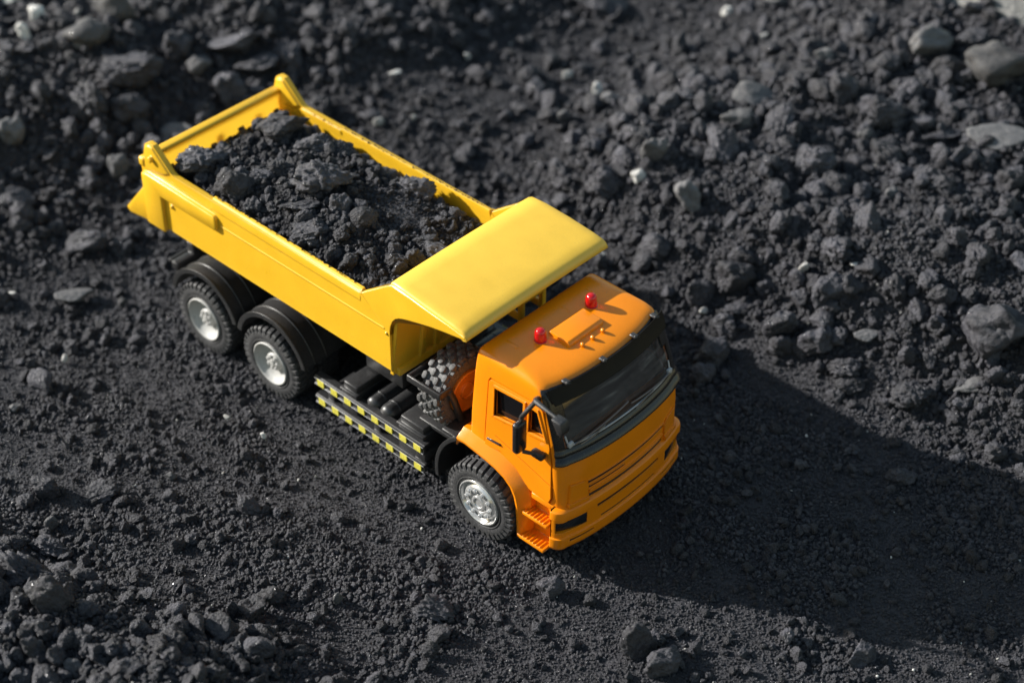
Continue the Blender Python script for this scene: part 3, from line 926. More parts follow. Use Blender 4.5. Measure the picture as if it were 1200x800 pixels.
for s, y0, y1 in ((1, -2.35, 0.1), (-1, 0.2, 2.45)):
    w = MB()
    pth = []
    for k in range(9):
        y = y0 + (y1 - y0) * k / 8
        z = 5.36 + (0.34 * k / 8 if s > 0 else 0.36 * (8 - k) / 8 * 0.6)
        xr, xc, hw = tabv(z)
        pth.append((front_x(y, xc, hw) + 0.10, y, z))
    w.tube(pth, 0.032, 6)
    w.tube([(pth[0][0] + 0.05, y0 + 0.2, 5.24), (pth[2][0] + 0.10, pth[2][1] + 0.1, pth[2][2] - 0.05), (pth[4][0] + 0.06, pth[4][1], pth[4][2] + 0.0)], 0.028, 6)
    w.build("wiper", M['wiper'], wind)
e_ = MB(); pth = []
for k in range(25):
    y = -2.56 + 5.12 * k / 24; xr, xc, hw = tabv(5.33)
    pth.append((front_x(y, xc, hw) + 0.05, y, 5.33))
xr, xc, hw = tabv(5.7); pth = [(front_x(2.6, xc, hw) + 0.03, -2.60, 5.7)] + pth + [(front_x(2.6, xc, hw) + 0.03, 2.60, 5.7)]
e_.tube(pth, 0.035, 6)
for y in (-2.5, 2.5):
    x = pth[1][0]; e_.box(x - 0.05, x + 0.07, y - 0.1, y + 0.1, 5.3, 5.48, 0.02)
e_.build("glass_edge", M['clear'], wind)
# smoked sun visor on pegs in front of the screen
rows = []
for z, d, yy in ((7.36, 0.10, 2.84), (7.40, 0.14, 2.84), (7.18, 0.25, 2.83), (6.90, 0.42, 2.74), (6.87, 0.38, 2.74), (7.14, 0.20, 2.82)):
    rows.append([(front_x(y, 2.56, 3.0, 0.40) + d, y, z) for y in [yy * (k / 12.0) for k in range(-12, 13)]])
v = MB()
rr_ = [[row[k] for row in rows] for k in range(25)]
v.loft(rr_)
vis = v.build("sun_visor", M['visor'], TRUCK, smooth=40)
for y in (-2.0, -0.35, 1.25, 2.5):
    p = MB(); x = front_x(y, 0, 3.0, 0.36) + 2.56
    p.box(x - 0.15, x + 0.16, y - 0.10, y + 0.10, 7.28, 7.37, 0.03)
    p.ball((x + 0.14, y - 0.12, 7.42), 0.075, 6)
    p.build("visor_peg", M['black'], vis)

# interior
it = MB()
it.prism([(1.1, 5.02), (2.75, 5.02), (2.9, 5.35), (2.75, 5.6), (2.2, 5.75), (1.6, 5.55)], 'y', -2.55, 2.55, 0.08)
it.box(-0.4, 0.5, -2.4, -0.6, 5.02, 5.5, 0.1); it.box(-0.42, -0.1, -2.4, -0.6, 5.4, 6.7, 0.1)
it.box(-0.4, 0.5, 0.6, 2.4, 5.02, 5.5, 0.1); it.box(-0.42, -0.1, 0.6, 2.4, 5.4, 6.7, 0.1)
it.build("dashboard", M['inside'], cab)
sw = MB()
pts = [(1.35 + 0.18 * math.sin(a), 1.4 + 0.5 * math.cos(a), 5.85 + 0.42 * math.sin(a)) for a in [2 * PI * k / 24 for k in range(24)]]
n = 24; rings = []
for k in range(n + 1):
    a = 2 * PI * k / n
    cx, cy, cz = 1.35 - 0.25 * math.sin(a), 1.4 + 0.5 * math.cos(a), 5.85 + 0.42 * math.sin(a)
    e1 = Vector((-0.25 * math.sin(a), 0.5 * math.cos(a), 0.42 * math.sin(a))).normalized(); e2 = Vector((0.86, 0, 0.5))
    rings.append([tuple(Vector((cx, cy, cz)) + 0.045 * (math.cos(2 * PI * j / 6) * e1 + math.sin(2 * PI * j / 6) * e2)) for j in range(6)])
sw.loft(rings, cap=False)
sw.tube([(1.9, 1.4, 5.5), (1.35, 1.4, 5.85)], 0.05, 6)
sw.build("steering_wheel", M['black'], cab)

# doors with their windows, handles and step treads
def ring_strip(poly, y0, y1, width):
    """a frame that runs round poly (x,z)"""
    cx = sum(p[0] for p in poly) / len(poly); cz = sum(p[1] for p in poly) / len(poly)
    w = MB(); n = len(poly)
    def off(p, k):
        d = Vector((p[0] - cx, p[1] - cz)); L = d.length
        return (p[0] + d.x / L * k, p[1] + d.y / L * k)
    for i in range(n):
        a, b2 = poly[i], poly[(i + 1) % n]
        q4 = [a, b2, off(b2, width), off(a, width)]
        v = [(p[0], y0(p[1]), p[1]) for p in q4] + [(p[0], y1(p[1]), p[1]) for p in q4]
        w.add(v, [(0, 1, 2, 3), (4, 7, 6, 5), (0, 4, 5, 1), (1, 5, 6, 2), (2, 6, 7, 3), (3, 7, 4, 0)])
    return w
for s in (-1, 1):
    dpoly = DOOR
    d = MB(); d.prism(dpoly, 'y', -3.12, -2.9, 0.0)
    d.v = [(x, (-hwz(z) - 0.035) if y < -3.0 else (-hwz(z) + 0.12), z) for x, y, z in d.v]
    cs = []
    for w in (WIN1, WIN2):
        c = MB(); c.prism(w, 'y', -4.0, -2.0); cs.append(c)
    c = MB(); c.prism([(0.3, 4.42), (2.9, 3.72), (2.9, 3.69), (0.3, 4.39)], 'y', -4.0, -3.0); c.v = [(x, -hwz(z) + 0.0 if y > -3.5 else y, z) for x, y, z in c.v]; cs.append(c)
    d = boolean_cut(d, cs, "door")
    for w in (WIN1, WIN2):
        fr_ = ring_strip(w, lambda z: -hwz(z) - 0.085, lambda z: -hwz(z) + 0.05, 0.13)
        d.add(fr_.v, fr_.f)
    # pressed crease across the lower door
    door = (d if s < 0 else d.mirror_y()).build("door", M['cab'], TRUCK, smooth=30)
    for w in (WIN1, WIN2):
        g = MB(); g.prism(w, 'y', -2.885, -2.85)
        (g if s < 0 else g.mirror_y()).build("side_window", M['sideglass'], door)
    hdl = MB(); hdl.prism([(-0.06, 4.03), (0.58, 4.10), (0.58, 4.19), (-0.06, 4.12)], 'y', -3.10, -3.0, 0.02)
    hdl.tube([(-0.02, -3.12, 4.12), (0.25, -3.14, 4.15), (0.54, -3.12, 4.17)], 0.025, 6)
    (hdl if s < 0 else hdl.mirror_y()).build("door_handle", M['lens'], door)

    # flared wing over the front wheel
    path = [(-1.22, 3.22), (-1.2, 3.46), (-0.85, 3.50), (-0.4, 3.44), (0.1, 3.36), (0.55, 3.26), (0.95, 3.10), (1.25, 2.86), (1.42, 2.55), (1.50, 2.2), (1.53, 1.8), (1.56, 1.3), (1.58, 0.86)]
    rings = []
    for i, p in enumerate(path):
        a, b2 = path[max(i - 1, 0)], path[min(i + 1, len(path) - 1)]
        t_ = Vector((b2[0] - a[0], b2[1] - a[1])).normalized()
        nx, nz = -t_.y, t_.x
        if i < 2: nx, nz = 0.0, 1.0
        k = 1.0 if i > 3 else 0.8
        fade = 1.0 if i < 9 else (1 - 0.5 * (i - 8) / 4)
        pr = [(0.0, -3.36), (0.10, -3.38), (0.16, -3.34), (0.30 * k * fade + .05, -3.14), (0.42 * k * fade + .05, -3.02), (0.42 * k * fade + .03, -2.3), (0.02, -2.3)]
        rings.append([(p[0] + nx * q_[0], q_[1], p[1] + nz * q_[0]) for q_ in pr])
    wing = MB(); wing.loft(rings)
    (wing if s < 0 else wing.mirror_y()).build("front_wing", M['cab'], TRUCK, smooth=35)
    stp = MB()
    stp.box(1.70, 2.84, -3.30, -2.6, 1.92, 2.06, 0.03)
    stp.box(1.60, 2.80, -3.40, -2.6, 0.84, 0.98, 0.03)
    stp.box(1.95, 2.94, -3.075, -2.7, 2.66, 2.905, 0.03)
    stp.box(1.58, 2.86, -2.80, -2.62, 0.9, 2.9, 0.02)
    for k in range(7):
        for z, yo, x0, dx in ((2.06, -3.28, 1.80, 0.145), (0.98, -3.38, 1.72, 0.15)):
            x = x0 + dx * k
            stp.box(x - 0.03, x + 0.03, yo, yo + 0.38, z - 0.02, z + 0.045, 0.015, 1)
    (stp if s < 0 else stp.mirror_y()).build("entry_step", M['cab'], TRUCK)

# bumper
bmp = MB()
rings = []
for z, ins in ((1.02, 0.16), (1.06, 0.08), (1.12, 0.03), (1.25, 0.0), (1.60, 0.0), (1.62, 0.05), (1.70, 0.05), (2.44, 0.05), (2.47, 0.0), (2.70, 0.0), (2.78, 0.02), (2.83, 0.08), (2.855, 0.18)):
    r, _, _ = section(z, 2.92, 3.72 - ins, 3.26 - ins, 0.40, 0.05, 0.40)
    rings.append(r)
bmp.loft(rings)
cut = []
for s in (-1, 1):
    pl = [(3.38, 2.02), (2.98, 3.04), (2.98, 3.16), (5.0, 3.16), (5.0, 2.02)]
    c = MB(); c.prism([(x, s * y) for x, y in (pl if s > 0 else pl[::-1])], 'z', 1.84, 2.32); cut.append(c)
    c = MB(); c.prism([(3.35, 1.75), (3.12, 2.75), (5, 2.75), (5, 1.75)] if s > 0 else [(5, -1.75), (5, -2.75), (3.12, -2.75), (3.35, -1.75)], 'z', 1.38, 1.47); cut.append(c)
for z0, z1, hy in ((2.26, 2.44, 1.58), (1.71, 1.80, 1.40)):
    c = MB(); c.box(3.3, 5.0, -hy, hy, z0, z1); cut.append(c)
bmp = boolean_cut(bmp, cut, "bumper")
bumper = bmp.build("bumper", M['cab'], TRUCK, smooth=32)
for s in (-1, 1):
    h = MB()
    pl = [(3.53, 2.04), (3.40, 2.5), (3.22, 2.9), (3.10, 3.07), (2.99, 3.145), (2.9, 3.15), (3.1, 2.04)]
    h.prism([(x, s * y) for x, y in (pl if s > 0 else pl[::-1])], 'z', 1.86, 2.30, 0.02)
    hl = h.build("headlight", M['lens'], bumper)
    h = MB(); h.ball((3.36, s * 2.3, 2.05), 0.19, 8, (0.9, 1, 1)); h.build("headlight_bulb", M['chrome'], hl) if False else None
for z0, z1, hy in ((2.265, 2.435, 1.575), (1.715, 1.795, 1.395)):
    g = MB(); rings = []
    for k in range(21):
        y = -hy + 2 * hy * k / 20
        x = front_x(y, 3.67, 3.21, 0.40) - 0.035
        rings.append([(x - 0.2, y, z0), (x, y, z0), (x, y, z1), (x - 0.2, y, z1)])
    g.loft(rings); g.build("grille_slot", M['lens'], bumper)
for s in (-1, 1):
    g = MB(); rings = []
    for k in range(7):
        y = 1.755 + 0.99 * k / 6
        x = front_x(y, 3.72, 3.26, 0.40) - 0.04
        rings.append([(x - 0.2, s * y, 1.385), (x, s * y, 1.385), (x, s * y, 1.465), (x - 0.2, s * y, 1.465)])
    g.loft(rings); g.build("bumper_slot", M['lens'], bumper)
# raised corner panels and grille ribs on the front face
for s in (-1, 1):
    g = MB()
    pts = []
    ring_o, ring_i = [], []
    for (y, z) in ((1.98, 3.0), (1.95, 3.5), (2.1, 3.72), (2.66, 3.78), (2.70, 3.0)):
        xr, xc, hw = tabv(z)
        x = front_x(y, xc, hw)
        ring_o.append((x + 0.06, s * y, z)); ring_i.append((x - 0.2, s * y, z))
    g.loft([ring_i, ring_o])
    ring_o, ring_i = [], []
    for (y, z) in ((1.98, 2.84), (1.98, 3.0), (2.74, 3.0), (2.74, 2.84)):
        xr, xc, hw = tabv(z); x = front_x(y, xc, hw)
        ring_o.append((x + 0.12, s * y, z)); ring_i.append((x - 0.2, s * y, z))
    g.loft([ring_i, ring_o])
    g.build("corner_panel", M['cab'], TRUCK)
for z0, z1, ya, yb in ((3.60, 3.66, -1.95, 1.95), (3.35, 3.45, -1.92, -0.3), (3.02, 3.22, -1.90, 1.90)):
    g = MB(); rings = []
    for k in range(21):
        y = ya + (yb - ya) * k / 20
        xr, xc, hw = tabv(z0); x = front_x(y, xc, hw)
        rings.append([(x - 0.15, y, z0), (x + 0.02, y, z0 + 0.01), (x + 0.045, y, z1 - 0.03), (x - 0.15, y, z1)])
    g.loft(rings); g.build("grille_rib", M['cab'], TRUCK)

for z0, z1, ya, yb in ((3.47, 3.57, -1.90, 1.90), (3.27, 3.33, -1.88, -0.27), (2.87, 2.99, -1.86, 1.86)):  # dark strips set into the grooves to paint the shade between the ribs
    g = MB(); rings = []
    for k in range(21):
        y = ya + (yb - ya) * k / 20
        xr, xc, hw = tabv(z0); x = front_x(y, xc, hw) - 0.025
        rings.append([(x - 0.2, y, z0 - 0.01), (x, y, z0 - 0.01), (x, y, z1 + 0.01), (x - 0.2, y, z1 + 0.01)])
    g.loft(rings); g.build("grille_shade_strip", M['lens'], cab)
# roof beacons
for y in (-1.25, 1.25):
    b_ = MB()
    b_.lathe([(0.235, 7.5), (0.235, 7.58), (0.21, 7.60)], (0.60, y, 0), 'z', 20)
    e = b_.build("beacon", M['red'], TRUCK)
    b_ = MB()
    b_.lathe([(0.0, 7.60), (0.205, 7.61), (0.215, 7.68), (0.20, 7.80), (0.19, 7.90), (0.165, 7.98), (0.11, 8.03), (0.0, 8.045)], (0.60, y, 0), 'z', 24, cap=False)
    b_.build("beacon_lens", M['red'], e)
# wing mirrors on the right side: arm, body, kerb mirror, lower bracket
mr = MB()
mr.tube([(2.05, -2.92, 6.98), (2.2, -3.2, 7.2), (2.3, -3.32, 7.26), (2.9, -3.4, 7.26), (3.42, -3.45, 7.24)], [0.10, 0.10, 0.11, 0.07, 0.06], 8)
mr.tube([(2.3, -3.34, 7.26), (2.14, -3.5, 6.95), (1.98, -3.62, 6.6), (1.94, -3.62, 6.3)], [0.09, 0.08, 0.09, 0.08], 8)
mr.tube([(2.02, -3.6, 5.15), (2.2, -3.4, 5.05), (2.5, -3.1, 5.0)], [0.07, 0.07, 0.08], 8)
mirr = mr.build("mirror_arm", M['black'], TRUCK)
w = MB(); w.box(1.80, 2.08, -3.92, -3.42, 5.18, 6.42, 0.10, 3); w.build("mirror_body", M['frame'], mirr)
w = MB(); w.box(2.12, 2.62, -3.38, -3.1, 4.86, 5.12, 0.08, 2); w.build("mirror_bracket", M['black'], mirr)
w = MB(); w.prism([(3.2, 7.3), (3.62, 7.30), (3.72, 7.02), (3.66, 6.78), (3.5, 6.78)], 'y', -3.64, -3.26, 0.05); w.build("kerb_mirror", M['black'], mirr)

# ------------------------------------------------------------------ the coal
def load_height(x, y):
    """top of the heap in the bed"""
    e = np.minimum(sstep(3.0, 1.6, np.abs(y)), sstep(-16.9, -15.0, x))
    m = 6.62 + 0.60 * e * sstep(-5.0, -9.0, x) + 0.25 * e
    m = m + 0.35 * np.exp(-((x + 11.2) ** 2 / 2.2 + (y - 0.4) ** 2 / 1.6))
    m = m + 0.16 * fbm(x * 0.8, y * 0.8, 0 * x + 3, 3, 91) + 0.05 * fbm(x * 3, y * 3, 0 * x + 5, 3, 93)
    return m
# end load height
ROCKS = [
    (-34.76, 3.79, 0.77, 0.66, "chip", "block", "biggest bright white stone in the blurred top left corner"),
    (-33.73, 2.47, 0.65, 0.76, "chip", "block", "second bright white stone just below the biggest one at top left"),
    (-33.59, 5.34, 0.35, 0.35, "chip", "block", "tiny white stone above the oval grey stone at top left"),
    (-37.86, 4.47, 1.19, 0.64, "chip", "round", "pale boulder cut off by the very top left corner"),
    (-31.44, 4.28, 1.97, 1.21, "grey", "round", "smooth oval grey stone in the heap behind the tailgate"),
    (-32.39, 6.49, 1.79, 1.71, "grey", "round", "upright rounded grey stone right of the oval stone at top left"),
    (-28.90, 4.28, 2.82, 1.81, "coal", "crumb", "large crumbly black clod with bumpy top between the tailgate and top left corner"),
    (-27.77, 7.41, 1.03, 1.07, "grey", "block", "small pale angular stone beside the crumbly clod behind the tailgate"),
    (-27.48, 9.35, 2.70, 1.93, "coal", "slab", "broad dark slab of coal leaning in the heap behind the tailgate"),
    (-26.22, 9.26, 1.85, 1.54, "coal", "slab", "tilted flat-faced coal slab below the broad dark slab"),
    (-29.15, 7.22, 1.54, 1.46, "coal", "round", "dark rounded lump between the crumbly clod and the broad slab"),
    (-25.77, 7.37, 1.60, 1.52, "coal", "block", "squarish coal block standing just behind the tailgate's top bar"),
    (-27.54, 3.32, 1.72, 1.34, "coal", "round", "squat coal lump in front of the large crumbly clod"),
    (-25.53, 4.16, 1.71, 0.89, "grey", "slab", "flat dusty grey stone peeping over the tailgate bar"),
    (-29.31, -1.63, 1.31, 1.31, "grey", "round", "pale round stone at the left edge of the picture, level with the bed"),
    (-25.53, 0.79, 0.87, 1.02, "grey", "block", "pale upright stone just left of the bed's rear post"),
    (-26.78, -3.35, 1.42, 0.93, "coal", "slab", "long dark lump lying at the left edge below the pale round stone"),
    (-26.32, -2.13, 0.79, 0.90, "coal", "block", "upright coal piece left of the tailgate spike"),
    (-25.87, -3.29, 0.60, 0.25, "chip", "slab", "thin white flake left of the tailgate's flared foot"),
    (-16.04, 18.95, 0.46, 0.46, "chip", "round", "left one of two bright white pebbles on the slope beyond the bed"),
    (-13.85, 18.54, 0.46, 0.61, "chip", "round", "right one of two bright white pebbles on the slope beyond the bed"),
    (-21.39, 13.30, 0.54, 0.38, "chip", "slab", "pale chip on the slope straight above the bed's left rim"),
    (-18.91, 12.05, 0.26, 0.26, "chip", "round", "tiny white crumb close beyond the bed's left rim"),
    (-19.82, 10.73, 0.45, 0.45, "chip", "round", "dull white pebble beside the bed's left rim"),
    (-7.09, 14.14, 0.94, 1.39, "grey", "block", "upright pale grey stone beyond the canopy's far corner"),
    (-7.12, 13.15, 0.55, 0.52, "chip", "block", "whitish stone at the foot of the upright pale stone"),
    (-19.80, 20.30, 0.64, 0.36, "grey", "slab", "flat brownish grey chip near the top middle"),
    (-12.76, 18.17, 0.83, 0.68, "grey", "block", "grey stone right beside the two white pebbles"),
    (-13.60, 15.98, 0.67, 0.60, "grey", "block", "small grey stone below the two white pebbles"),
    (-18.88, 24.77, 2.53, 1.06, "coal", "round", "broad dark lump cut by the top edge, right of centre"),
    (-20.35, 16.96, 0.39, 0.39, "chip", "round", "faint pale crumb on the upper slope above the bed"),
    (-11.86, 28.60, 0.95, 0.71, "grey", "round", "grey stone cut by the top edge, right half"),
    (-13.66, 27.59, 0.52, 0.44, "chip", "round", "pale pebble near the top edge below the grey cut stone"),
    (-10.20, 25.59, 0.42, 0.35, "chip", "slab", "small flat pale chip left of the two sparkling stones, upper right"),
    (-5.80, 23.89, 0.69, 0.62, "grey", "block", "light stone with a white tip in the upper right slope"),
    (-2.85, 27.27, 1.84, 1.25, "grey", "round", "rounded grey stone left of the largest pale boulder"),
    (-1.80, 29.22, 1.67, 1.04, "coal", "round", "dark stone tucked behind the largest pale boulder"),
    (0.37, 27.83, 2.75, 2.10, "grey", "block", "largest pale grey boulder at the right edge, upper right"),
    (2.92, 24.05, 2.29, 0.97, "grey", "slab", "long pale stone at the right edge under the largest boulder"),
    (0.70, 23.01, 1.61, 0.70, "coal", "slab", "flat dark stone left of the long pale stone"),
    (-3.52, 25.28, 1.46, 1.09, "coal", "round", "dark round lump left of the rounded grey stone"),
    (-1.42, 26.94, 1.60, 1.09, "coal", "round", "ring-shaped dark lump below the rounded grey stone"),
    (-3.75, 22.23, 1.57, 1.43, "coal", "round", "smooth dark egg-shaped lump in the upper right slope"),
    (-6.49, 20.13, 1.73, 0.72, "grey", "slab", "long light slab lying in the upper right slope"),
    (-5.96, 18.17, 1.20, 0.85, "grey", "block", "grey stone just under the long light slab"),
    (-1.52, 20.91, 0.63, 0.60, "grey", "block", "small pale stone below the egg-shaped lump"),
    (-1.56, 22.18, 1.62, 1.69, "coal", "crumb", "tall crumbly clod below the dark round lump, upper right"),
    (-2.09, 17.92, 1.72, 1.38, "coal", "crumb", "broken crumbly clod in the middle of the right slope"),
    (1.06, 20.24, 1.23, 0.69, "coal", "slab", "flat dark lump in the shadowed hollow of the right slope"),
    (1.47, 18.44, 0.54, 0.67, "grey", "block", "pale narrow stone under the shadowed hollow at right"),
    (4.55, 22.04, 1.15, 1.02, "coal", "block", "coal block at the right edge below the long pale stone"),
    (-4.59, 13.26, 1.09, 1.29, "grey", "block", "grey flat-faced stone right of the canopy's far front corner"),
    (8.69, 14.89, 2.33, 2.64, "coal", "block", "biggest coal boulder, diamond shaped, at the right edge"),
    (1.64, 11.30, 1.63, 1.43, "coal", "block", "sharp wedge-shaped coal block at the foot of the right bank"),
    (-1.96, 10.97, 1.20, 1.13, "coal", "block", "dark knobbly stone behind the cab's sun visor"),
    (-1.17, 11.84, 1.46, 1.20, "coal", "block", "rough broken-faced lump with a glinting corner right of the cab"),
    (-0.20, 10.38, 0.99, 0.89, "coal", "block", "small pyramid-like lump right of the cab roof"),
    (-0.34, 11.16, 1.12, 0.66, "coal", "slab", "low flat shard just left of the pyramid-like lump"),
    (1.19, 13.15, 0.46, 0.52, "chip", "block", "white stone in the middle of the right bank"),
    (2.79, 14.28, 0.36, 0.26, "chip", "slab", "bright white chip high in the right bank"),
    (0.12, 9.25, 1.50, 1.18, "coal", "round", "dark lump half in the truck's shadow beside the sun visor"),
    (6.19, 15.08, 1.15, 0.96, "coal", "round", "rounded lump left of the diamond shaped boulder"),
    (4.62, 12.75, 0.87, 0.71, "grey", "slab", "pale tilted shard in the right bank"),
    (4.62, 11.47, 1.15, 0.80, "coal", "crumb", "crumbly lump above the edge of the truck's shadow"),
    (5.05, 11.03, 1.28, 0.83, "coal", "crumb", "crumbly lump nearest the edge of the truck's shadow"),
    (7.20, 11.92, 1.45, 1.26, "coal", "crumb", "large crumbly lump at the foot of the right bank"),
    (8.72, 13.26, 1.07, 0.63, "grey", "slab", "flat light-edged slab below the diamond shaped boulder"),
    (-1.40, 10.46, 0.30, 0.30, "chip", "round", "tiny white crumb behind the sun visor"),
    (-6.62, 10.51, 0.38, 0.21, "chip", "slab", "white sliver under the canopy's far front corner"),
    (9.14, 8.64, 1.09, 0.61, "coal", "round", "low lump inside the truck's shadow near its far edge"),
    (3.62, -3.99, 0.85, 0.71, "coal", "block", "lone coal piece on the track in front of the bumper"),
    (1.48, -7.28, 1.29, 0.96, "coal", "crumb", "broad crumbly clod on the track below the front wheel"),
    (-0.12, -5.67, 0.52, 0.40, "coal", "block", "small piece on the track left of the front wheel's foot"),
    (7.44, -3.89, 1.32, 1.38, "coal", "block", "large pointed coal block at the bottom edge, middle"),
    (8.51, -3.98, 1.20, 1.20, "coal", "block", "dark coal block leaning on the large pointed block at the bottom"),
    (-12.46, -12.70, 1.02, 0.90, "coal", "block", "angular lump at the left edge, below the rear wheels"),
    (-10.95, -11.37, 1.26, 0.66, "coal", "crumb", "low crumbly clod right of the angular lump at left"),
    (-9.82, -9.08, 0.36, 0.33, "grey", "round", "single pale pebble on the track, lower left"),
    (-10.89, -13.47, 0.56, 0.50, "grey", "block", "dirty white stone in the lower left heap"),
    (-10.02, -14.31, 1.22, 0.87, "coal", "crumb", "crumbly clod right under the dirty white stone"),
    (-6.08, -16.79, 1.24, 1.56, "coal", "block", "largest upright lump of the lower left heap"),
    (-3.27, -15.29, 0.75, 0.96, "coal", "block", "upright narrow lump in the lower left heap"),
    (-2.60, -11.56, 1.06, 1.23, "coal", "block", "upright rounded block right of the lower left heap"),
    (-2.83, -12.04, 0.56, 0.95, "coal", "block", "thin piece leaning on the upright rounded block"),
    (-2.76, -10.52, 0.91, 0.79, "coal", "round", "round lump behind the upright rounded block"),
    (-1.64, -12.40, 0.66, 0.49, "coal", "round", "small lump at the foot of the upright rounded block"),
    (-3.52, -17.77, 0.73, 0.47, "grey", "block", "pale block at the bottom edge, lower left"),
    (-2.04, -16.85, 0.93, 0.72, "coal", "block", "angular lump at the bottom edge right of the pale block"),
    (-1.17, -9.08, 0.42, 0.54, "grey", "block", "light stone on the track, lower middle"),
    (-20.61, -5.13, 1.36, 1.02, "grey", "slab", "flat dusty grey slab left of the rear wheels"),
    (-21.75, -1.92, 1.05, 0.98, "coal", "round", "round dark lump left of the tailgate, under the bed"),
    (-22.90, -2.94, 1.61, 1.05, "coal", "round", "broad dark lump beside the round one left of the bed"),
    (-19.13, -3.99, 0.37, 0.54, "grey", "block", "small pale stone between the grey slab and rear wheel"),
    (-22.72, -6.74, 0.31, 0.20, "chip", "slab", "tiny white flake at the left edge, level with the rear wheel"),
    (-17.75, -7.79, 0.23, 0.42, "chip", "slab", "white splinter left of the middle wheel"),
    (-10.53, -5.86, 0.25, 0.56, "chip", "slab", "yellowish white splinter below the middle wheel"),
    (-9.01, -5.49, 0.22, 0.22, "chip", "block", "tiny white chip right of the yellowish splinter"),
    (-16.93, -10.68, 0.44, 0.38, "grey", "block", "pale pebble at the left edge, half way down"),
    (-13.03, -4.50, 0.32, 0.23, "grey", "slab", "brownish chip between the two rear wheels' feet"),
]
LOAD_LUMPS = [
    (-15.46, -2.11, 1.82, 1.44, "crumb", "large crumbly lump in the bed's rear right corner"),
    (-13.34, -2.38, 1.48, 1.36, "round", "rounded lump with a sunlit face against the bed's right rim"),
    (-14.75, 1.30, 1.79, 1.28, "block", "big block of coal in the bed's rear left corner"),
    (-12.86, 1.14, 1.39, 0.94, "crumb", "crumbly lump in front of the big block in the bed"),
    (-12.60, -0.85, 0.99, 1.24, "crumb", "narrow upright lump in the middle rear of the load"),
    (-10.92, -0.22, 2.02, 1.72, "crumb", "broadest mound-like lump in the middle of the load"),
    (-9.52, -0.70, 0.97, 0.97, "round", "rounded lump next to the ball-shaped one on the load"),
    (-8.43, -0.57, 0.90, 0.84, "ball", "ball-shaped lump on the smooth middle of the load"),
    (-10.05, -1.85, 0.84, 0.51, "block", "lump with a shiny grey facet on the load"),
    (-10.67, -1.69, 1.33, 0.67, "slab", "long curved lump behind the shiny faceted one"),
    (-12.24, -2.41, 0.86, 0.80, "round", "small lump beside the right rim, next to the rounded lump"),
    (-9.50, -2.39, 1.38, 1.08, "crumb", "crumbly heap of coal by the middle of the right rim"),
    (-7.42, -2.17, 0.77, 0.74, "round", "knob of coal near the right rim's front end"),
    (-8.60, 2.81, 1.37, 1.12, "crumb", "dark lump resting against the bed's left wall"),
    (-10.32, 3.63, 1.02, 0.70, "crumb", "small crumbly lump against the left wall, behind the dark one"),
    (-5.45, 0.07, 1.19, 0.83, "block", "block with a flat pale face under the canopy edge"),
    (-5.82, -0.55, 0.71, 0.83, "block", "upright piece left of the block under the canopy edge"),
    (-6.19, -1.10, 0.89, 0.77, "round", "round lump in the front of the load near the canopy"),
    (-5.83, -2.29, 1.23, 0.58, "slab", "flat piece in the bed's front right corner"),
    (-6.28, 0.40, 0.78, 0.60, "block", "grey lump behind the block under the canopy edge"),
    (-11.99, 1.79, 1.07, 0.69, "crumb", "crumbly lump by the left wall near the rear"),
    (-12.91, -1.41, 0.93, 0.80, "crumb", "small clod between the rear right lump and the middle"),
    (-6.23, -2.46, 0.70, 0.59, "round", "small lump by the front end of the right rim"),
    (-8.20, -2.37, 0.65, 0.59, "block", "small angular lump at the right rim beside the knob"),
]

def ico(sub):
    bm = bmesh.new()
    bmesh.ops.create_icosphere(bm, subdivisions=sub, radius=1.0)
    v = np.array([p.co[:] for p in bm.verts]); f = np.array([[w.index for w in q.verts] for q in bm.faces])
    bm.free()
    return v, f
ICO = {k: ico(k) for k in (1, 2, 3, 4, 5)}

def rock_mesh(name, seed, style, sub, material):
    """a lump about one centimetre across"""
    rng = np.random.default_rng(seed)
    v, f = ICO[sub]
    d = v / np.linalg.norm(v, axis=1)[:, None]
    r = np.full(len(d), 1.0)
    st = rng.uniform(0.75, 1.25, 3)
    if style != 'ball':
        n = {'block': 10, 'slab': 10, 'crumb': 8, 'round': 12}[style]
        lo, hi = {'block': (0.42, 0.85), 'slab': (0.5, 0.9), 'crumb': (0.6, 0.95), 'round': (0.62, 0.95)}[style]
        sharp = {'block': 40, 'slab': 40, 'crumb': 16, 'round': 16}[style]
        for k in range(n):
            nn = rng.normal(size=3); nn /= np.linalg.norm(nn)
            c = d @ nn
            o = rng.uniform(lo, hi)
            lim = np.where(c > 0.05, o / np.maximum(c, 0.05), 9)
            r = -np.log(np.exp(-sharp * r) + np.exp(-sharp * np.minimum(lim, 2.5))) / sharp
    o = rng.uniform(0, 50, 3)
    p = d * r[:, None]
    X, Y, Z = (p + o).T
    big, med, fine = {'block': (0.22, 0.10, 0.035), 'slab': (0.2, 0.08, 0.03), 'crumb': (0.30, 0.26, 0.07), 'round': (0.24, 0.11, 0.04), 'ball': (0.08, 0.06, 0.025)}[style]
    q = big * fbm(X * 1.6, Y * 1.6, Z * 1.6, 2, seed)
    if sub >= 3:
        m = fbm(X * 3.6, Y * 3.6, Z * 3.6, 3, seed + 9, 0.55)
        # rounded nodules with sharp clefts between them
        q = q + med * (np.abs(m) * 1.6 - 0.35 if style in ('crumb', 'round') else m)
    else:
        q = q + 0.5 * med * rng.normal(size=len(d))
    if sub >= 4:
        f2 = fbm(X * 11, Y * 11, Z * 11, 3, seed + 3, 0.6)
        q = q + fine * (np.abs(f2) * 1.8 - 0.4 + 0.5 * f2)
    p = d * (r + q)[:, None] * st
    if style == 'slab':
        p = p * np.array([1.0, 0.85, 0.5])
    p = p / (p.max(0) - p.min(0)).max()
    me = np_mesh(name, p * S, f)
    me.materials.append(material)
    return me

